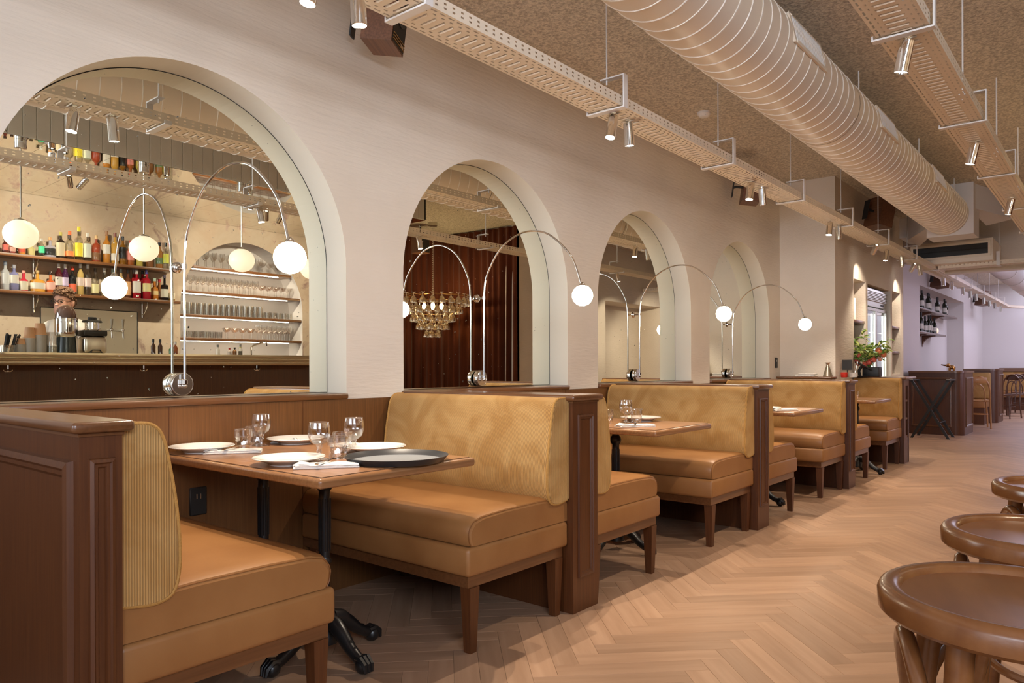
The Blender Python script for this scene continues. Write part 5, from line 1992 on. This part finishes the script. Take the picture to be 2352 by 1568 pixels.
t = thing('straw_bundle', 'bundle of black straws in a clear holder on the bar', 'straws', on_bar(16))
B().lathe([(.055, 0), (.06, .06), (.058, .06), (.054, .004)], 16).build('holder', M['glass_thick'], t)
rnd = random.Random(2)
for k in range(22):
    a, r = rnd.uniform(0, 2*PI), rnd.uniform(0, .045)
    B().tube([(r*math.cos(a), r*math.sin(a), .004), (r*1.5*math.cos(a)+.03, r*1.5*math.sin(a), .145+rnd.uniform(-.01, .01))], .004, 5).build('straw', M['black'], t)
for k, (u, nw, r, hk_) in enumerate(((47, 5, .040, .05), (68, 9, .044, .085), (92, 11, .048, .095))):
    t = thing('cup_stack', ['shortest stack of white paper cups with a kraft cup upturned on top', 'middle stack of white paper cups with kraft cups on top', 'tallest stack of white paper cups with kraft cups on top'][k], 'cups', on_bar(u), group='paper cup stacks')
    for i in range(nw):
        z = i*.0135
        B().lathe([(r*.94, z), (r, z+.012), (r*1.04, z+.0125), (r*1.04, z+.0134), (r*.9, z+.0134)], 16).build('paper_cup', M['paper'], t)
    z = nw*.0135
    B().lathe([(r*1.02, z), (r*.98, z+.004), (r*.72, z+hk_), (0, z+hk_)], 16).build('kraft_cup', M['kraft'], t)
t = thing('glass_jar', 'tall clear jar of stacked clear cups on the bar', 'jar', on_bar(120))
B().lathe([(.048, 0), (.05, .004), (.042, .17), (.038, .175), (.037, .17), (.045, .006)], 18).build('jar', M['glass_thick'], t)
B().lathe([(.04, .004), (.042, .06), (0, .062)], 16).build('cups', gm((.55, .58, .50)), t)
t = thing('citrus_juicer', 'domed steel citrus juicer with dark base on the bar', 'juicer', on_bar(152))
B().lathe([(.080, 0), (.078, .02), (.070, .13), (.072, .16), (.0, .16)], 28).build('base', plain('dark_green_black', (.02, .028, .026, 1), .3), t)
B().lathe([(.070, .135), (.082, .15), (.086, .175), (.086, .285), (.089, .288), (.089, .294), (.084, .296)], 28).build('bowl', M['chrome'], t)
B().lathe([(.080, .294), (.079, .32), (.068, .365), (.045, .395), (.015, .408), (0, .409)], 28, cap=False).build('dome', plain('smoked_dome', (.12, .07, .06, 1), .06, coat=1), t)
t = thing('bar_grinder', 'boxy black and steel grinder with clear hopper on the bar', 'grinder', on_bar(212))
B().rbox(-.095, .095, -.08, .08, 0, .15, .03, 3).build('body', M['steel'], t)
B().rbox(-.096, .096, -.081, .081, .15, .20, .012, 2).build('shoulder', M['black'], t)
B().lathe([(.085, .198), (.058, .21), (.058, .27), (.055, .27)], 22).build('hopper', M['chrome'], t)
B().lathe([(.075, .268), (.078, .272), (.072, .285), (.035, .29), (.035, .312), (.030, .316), (0, .316)], 22).build('lid', M['black'], t)
B().tube([(.05, .083, .0), (.03, .085, .03), (-.03, .085, .03), (-.05, .083, 0)], .005, 6).build('handle', M['black'], t)


# ---- the bartender
def skin_mesh(name, joints, edges, mat, parent, lv=2):
    me = bpy.data.meshes.new(name)
    keys = list(joints)
    me.from_pydata([joints[k][:3] for k in keys], [(keys.index(a), keys.index(b_)) for a, b_ in edges], [])
    o = bpy.data.objects.new(name, me)
    C.objects.link(o)
    md = o.modifiers.new('skin', 'SKIN')
    md.use_smooth_shade = True
    for i, k in enumerate(keys):
        r = joints[k][3]
        me.skin_vertices[0].data[i].radius = (r, r) if not isinstance(r, tuple) else r
    me.skin_vertices[0].data[0].use_root = True
    ss = o.modifiers.new('sub', 'SUBSURF')
    ss.levels = ss.render_levels = lv
    me.materials.append(mat)
    o.parent = parent
    return o


px_, py_ = mir(150, 700, -1.55).x, -1.55
# virtual facing: to the image left and a bit to the viewer; mirrored across the wall
fv = Vector((-.80, -.60, 0))
pt_ = thing('person', 'person with short curly brown hair, glasses and a white shirt, standing behind the bar', 'person', (px_, py_, 0), rz=math.atan2(-fv.y, fv.x)-PI/2)
# local: facing +y, x to the person's right is +x
J = {'pelvis': (0, 0, .98, .13), 'waist': (0, .01, 1.12, .125), 'chest': (0, .0, 1.33, .135), 'neckb': (0, -.01, 1.49, .062), 'neck': (0, .01, 1.56, .053), 'headb': (0, .02, 1.60, .055)}
E_ = [('pelvis', 'waist'), ('waist', 'chest'), ('chest', 'neckb'), ('neckb', 'neck'), ('neck', 'headb')]
for s, n_ in ((1, 'r'), (-1, 'l')):
    J.update({'sh'+n_: (s*.175, -.01, 1.45, .062), 'el'+n_: (s*.23, .02, 1.17, .043), 'wr'+n_: (s*.15, .25, 1.19, .028), 'pa'+n_: (s*.13, .31, 1.19, .026),
              'hip'+n_: (s*.09, 0, .93, .095), 'kn'+n_: (s*.10, .01, .50, .058), 'an'+n_: (s*.10, -.02, .09, .040), 'to'+n_: (s*.11, .14, .035, .035)})
    E_ += [('neckb', 'sh'+n_), ('sh'+n_, 'el'+n_), ('el'+n_, 'wr'+n_), ('wr'+n_, 'pa'+n_), ('pelvis', 'hip'+n_), ('hip'+n_, 'kn'+n_), ('kn'+n_, 'an'+n_), ('an'+n_, 'to'+n_)]
    for q, dx in enumerate((-.022, -.007, .008, .021)):
        L_ = (.070, .080, .076, .060)[q]
        J['f%d%s' % (q, n_)] = (s*(.13+dx), .335, 1.187, .010)
        J['g%d%s' % (q, n_)] = (s*(.13+dx*1.2), .335+L_*.55, 1.180, .009)
        J['h%d%s' % (q, n_)] = (s*(.13+dx*1.2), .335+L_*.9, 1.160, .008)
        E_ += [('pa'+n_, 'f%d%s' % (q, n_)), ('f%d%s' % (q, n_), 'g%d%s' % (q, n_)), ('g%d%s' % (q, n_), 'h%d%s' % (q, n_))]
    J['t0'+n_], J['t1'+n_] = (s*.098, .29, 1.182, .011), (s*.080, .335, 1.172, .009)
    E_ += [('wr'+n_, 't0'+n_), ('t0'+n_, 't1'+n_)]
skin_mesh('body', J, E_, M['skin'], pt_)
# clothes
J2 = {'a': (0, 0, .98, .142), 'b': (0, .01, 1.12, .140), 'c': (0, 0, 1.33, .152), 'd': (0, -.015, 1.505, .082)}
E2 = [('a', 'b'), ('b', 'c'), ('c', 'd')]
for s, n_ in ((1, 'r'), (-1, 'l')):
    J2.update({'s'+n_: (s*.182, -.01, 1.470, .080), 'e'+n_: (s*.235, .02, 1.17, .055), 'w'+n_: (s*.19, .14, 1.18, .050)})
    E2 += [('d', 's'+n_), ('s'+n_, 'e'+n_), ('e'+n_, 'w'+n_)]
skin_mesh('shirt', J2, E2, M['shirt'], pt_)
J3 = {'a': (0, 0, .97, .145)}
E3 = []
for s, n_ in ((1, 'r'), (-1, 'l')):
    J3.update({'h'+n_: (s*.09, 0, .90, .108), 'k'+n_: (s*.10, .01, .50, .072), 'n'+n_: (s*.10, -.02, .10, .058)})
    E3 += [('a', 'h'+n_), ('h'+n_, 'k'+n_), ('k'+n_, 'n'+n_)]
skin_mesh('trousers', J3, E3, M['black'], pt_)
# head: lofted rings, crown at 1.82
rings = []
HD = [(1.590, .035, .030, .050), (1.602, .050, .048, .045), (1.625, .060, .072, .030), (1.655, .066, .083, .018), (1.69, .071, .090, .008), (1.72, .074, .094, .0), (1.75, .074, .094, -.004), (1.78, .068, .086, -.008), (1.805, .050, .062, -.010), (1.818, .022, .028, -.010)]
for z, rx, ry, oy in HD:
    rings.append([(rx*math.cos(2*PI*k/20), .02+oy+ry*math.sin(2*PI*k/20), z) for k in range(20)])
b = B()
b.loft(rings)
b.loft([[(-.011, .112, 1.672), (.011, .112, 1.672), (.014, .10, 1.665), (-.014, .10, 1.665)], [(-.014, .131, 1.678), (.014, .131, 1.678), (.017, .105, 1.672), (-.017, .105, 1.672)], [(-.008, .120, 1.70), (.008, .120, 1.70), (.012, .105, 1.70), (-.012, .105, 1.70)], [(-.006, .112, 1.722), (.006, .112, 1.722), (.008, .105, 1.722), (-.008, .105, 1.722)]])
b.build('head', M['skin'], pt_)
b = B()
for s in (-1, 1):
    b.sphere((s*.075, .01, 1.70), .020, 10, 8, 1.5)
b.build('ear', M['skin'], pt_)
b = B()
for s in (-1, 1):
    b.sphere((s*.030, .103, 1.712), .0105, 10, 8)
b.build('eye', plain('eye', (.10, .07, .05, 1), .2), pt_)
b = B()
b.sphere((0, .103, 1.644), .019, 12, 6, .30)
b.build('lips', plain('lips', (.42, .13, .11, 1), .5), pt_)
b = B()
rnd = random.Random(9)


def hair_pt(a, t, g=0):
    zl = 1.772-.105*(.5-.5*math.sin(a))**1.2            # low at the nape, high over the forehead
    z = zl+(1.846-zl)*math.sin(t*PI/2)
    f = math.cos(t*PI/2)**.55 if t < 1 else .05
    return ((.084+g)*f*math.cos(a), .010+(.103+g)*f*math.sin(a), z+g*t)


b.loft([[hair_pt(2*PI*k/24, t_) for k in range(24)] for t_ in (0, .15, .3, .45, .6, .75, .88, .97, 1)])
for k in range(330):
    a, t_ = rnd.uniform(0, 2*PI), rnd.random()**.8*.97
    b.sphere(hair_pt(a, t_, rnd.uniform(-.004, .006)), rnd.uniform(.008, .014), 6, 4)
for s_ in (-1, 1):
    b.sphere((s_*.074, -.012, 1.705), .016, 8, 6, 2.0)
b.build('hair', M['hair'], pt_)
b = B()
for s in (-1, 1):
    b.tube([(s*.034+.026*math.cos(2*PI*k/16), .124-.006*abs(math.cos(2*PI*k/16)), 1.712+.017*math.sin(2*PI*k/16)) for k in range(16)], .0028, 6, closed=True)
    b.tube([(s*.058, .118, 1.718), (s*.078, .04, 1.716), (s*.078, .0, 1.71)], .0025, 5)
b.tube([(-.008, .124, 1.714), (.008, .124, 1.714)], .0025, 5)
b.build('glasses', M['black'], pt_)

# ================================================================== lounge beyond the bar: curtain and chandelier
path = [(6.52, -2.30), (7.0, -2.30), (7.45, -2.26), (7.80, -2.10), (8.0, -1.80), (8.04, -1.4), (8.05, -1.0), (8.065, -.62), (8.085, -.42)]
fine = []
for i in range(len(path)-1):
    a, c = Vector(path[i]), Vector(path[i+1])
    for k in range(40):
        fine.append(a.lerp(c, k/40))
L_ = 0
rows = []
prev = fine[0]
for i, p in enumerate(fine):
    L_ += (p-prev).length
    prev = p
    d = (fine[min(i+1, len(fine)-1)]-fine[max(i-1, 0)]).normalized()
    nrm = Vector((-d.y, d.x))
    wv_ = L_*2*PI/.125+1.1*math.sin(L_*7.3)+.7*math.sin(L_*17.1)
    am = 1+.45*math.sin(L_*11.7)
    rows.append([(p.x+nrm.x*a_*math.sin(wv_+ph), p.y+nrm.y*a_*math.sin(wv_+ph), z) for z, a_, ph in ((.02, .040*am, .5), (1.0, .036*am, .25), (2.0, .030*am, 0), (2.9, .022*am, -.2), (3.05, .016, -.2), (3.10, .024, -.2))])
b = B()
b.loft(rows, True, closed=False)
o = b.build('velvet_curtain', M['velvet'])
tag(o, 'floor-length rust velvet curtain on a curved track, behind the chandelier', 'curtain')
t = thing('chandelier', 'five-tier crystal-glass chandelier hanging before the rust curtain', 'chandelier', (7.22, -1.25, 2.0))
B().lathe([(.065, ZC-2.002), (.065, ZC-2.05), (.0, ZC-2.05)], 20, cap=False).build('ceiling_rose', M['steel'], t)
b = B()
z = ZC-2.05
k = 0
while z > .13:
    a = (k % 2)*PI/2
    b.tube([(.012*math.cos(a)*math.cos(q), .012*math.sin(a)*math.cos(q), z-.02+.02*math.sin(q)) for q in [2*PI*i/8 for i in range(8)]], .003, 4, closed=True)
    z -= .03
    k += 1
b.build('chain', M['steel'], t)
tiers = [(.50, .04, 24), (.385, -.075, 20), (.285, -.19, 15), (.20, -.30, 10), (.09, -.41, 5)]
drop = B()
drop.lathe([(.030, .06), (.026, .055), (.006, .045), (.006, .015), (.030, -.01), (.048, -.05), (.050, -.085), (.044, -.085), (.042, -.05), (.024, -.014)], 12, cap=False)
DG = thin_glass('chandelier_glass', (1, .90, .70, 1), 1, .42, 1)
dm = drop.build('glass_drop', DG, t)
n_ = 0
for r, z, n in tiers:
    b = B()
    b.tube([(r*math.cos(2*PI*k/40), r*math.sin(2*PI*k/40), z+.035) for k in range(40)], .004, 5, closed=True)
    b.build('tier_ring', M['brass'], t)
    for k in range(n):
        o = dm if n_ == 0 else dm.copy()
        if n_:
            C.objects.link(o)
        n_ += 1
        o.parent = t
        o.location = (r*math.cos(2*PI*k/n), r*math.sin(2*PI*k/n), z)
b = B()
for k in range(6):
    a = 2*PI*k/6
    b.tube([(0, 0, .13), (.49*math.cos(a), .49*math.sin(a), .075)], .003, 4)
    b.tube([(.5*math.cos(a), .5*math.sin(a), .075), (.09*math.cos(a), .09*math.sin(a), -.375)], .003, 4)
b.build('spokes', M['brass'], t)
BL = plain('chandelier_bulb', (1, .9, .7, 1), .3, emit=(1, .76, .42, 1), es=170)
for k in range(4):
    a = PI/4+k*PI/2
    B().sphere((.12*math.cos(a), .12*math.sin(a), -.06), .028, 12, 8, 1.4).build('bulb', BL, t)
t = thing('hanging_speaker', 'dark speaker box hung in front of the rust curtain', 'speaker', (mir(966, 572, -1.5).x, -1.5, 2.86))
B().rbox(-.09, .09, -.10, .10, -.15, .15, .006, 1).build('cabinet', M['speaker_wood'], t)
B().box(-.075, .075, .10, .104, -.135, .135).build('front_cloth', M['grille'], t)
B().tube([(0, 0, .15), (0, 0, ZC-2.86)], .01, 6).build('bracket', M['black'], t)

for o in bpy.data.objects:
    if '_w' in o:
        del o['_w']
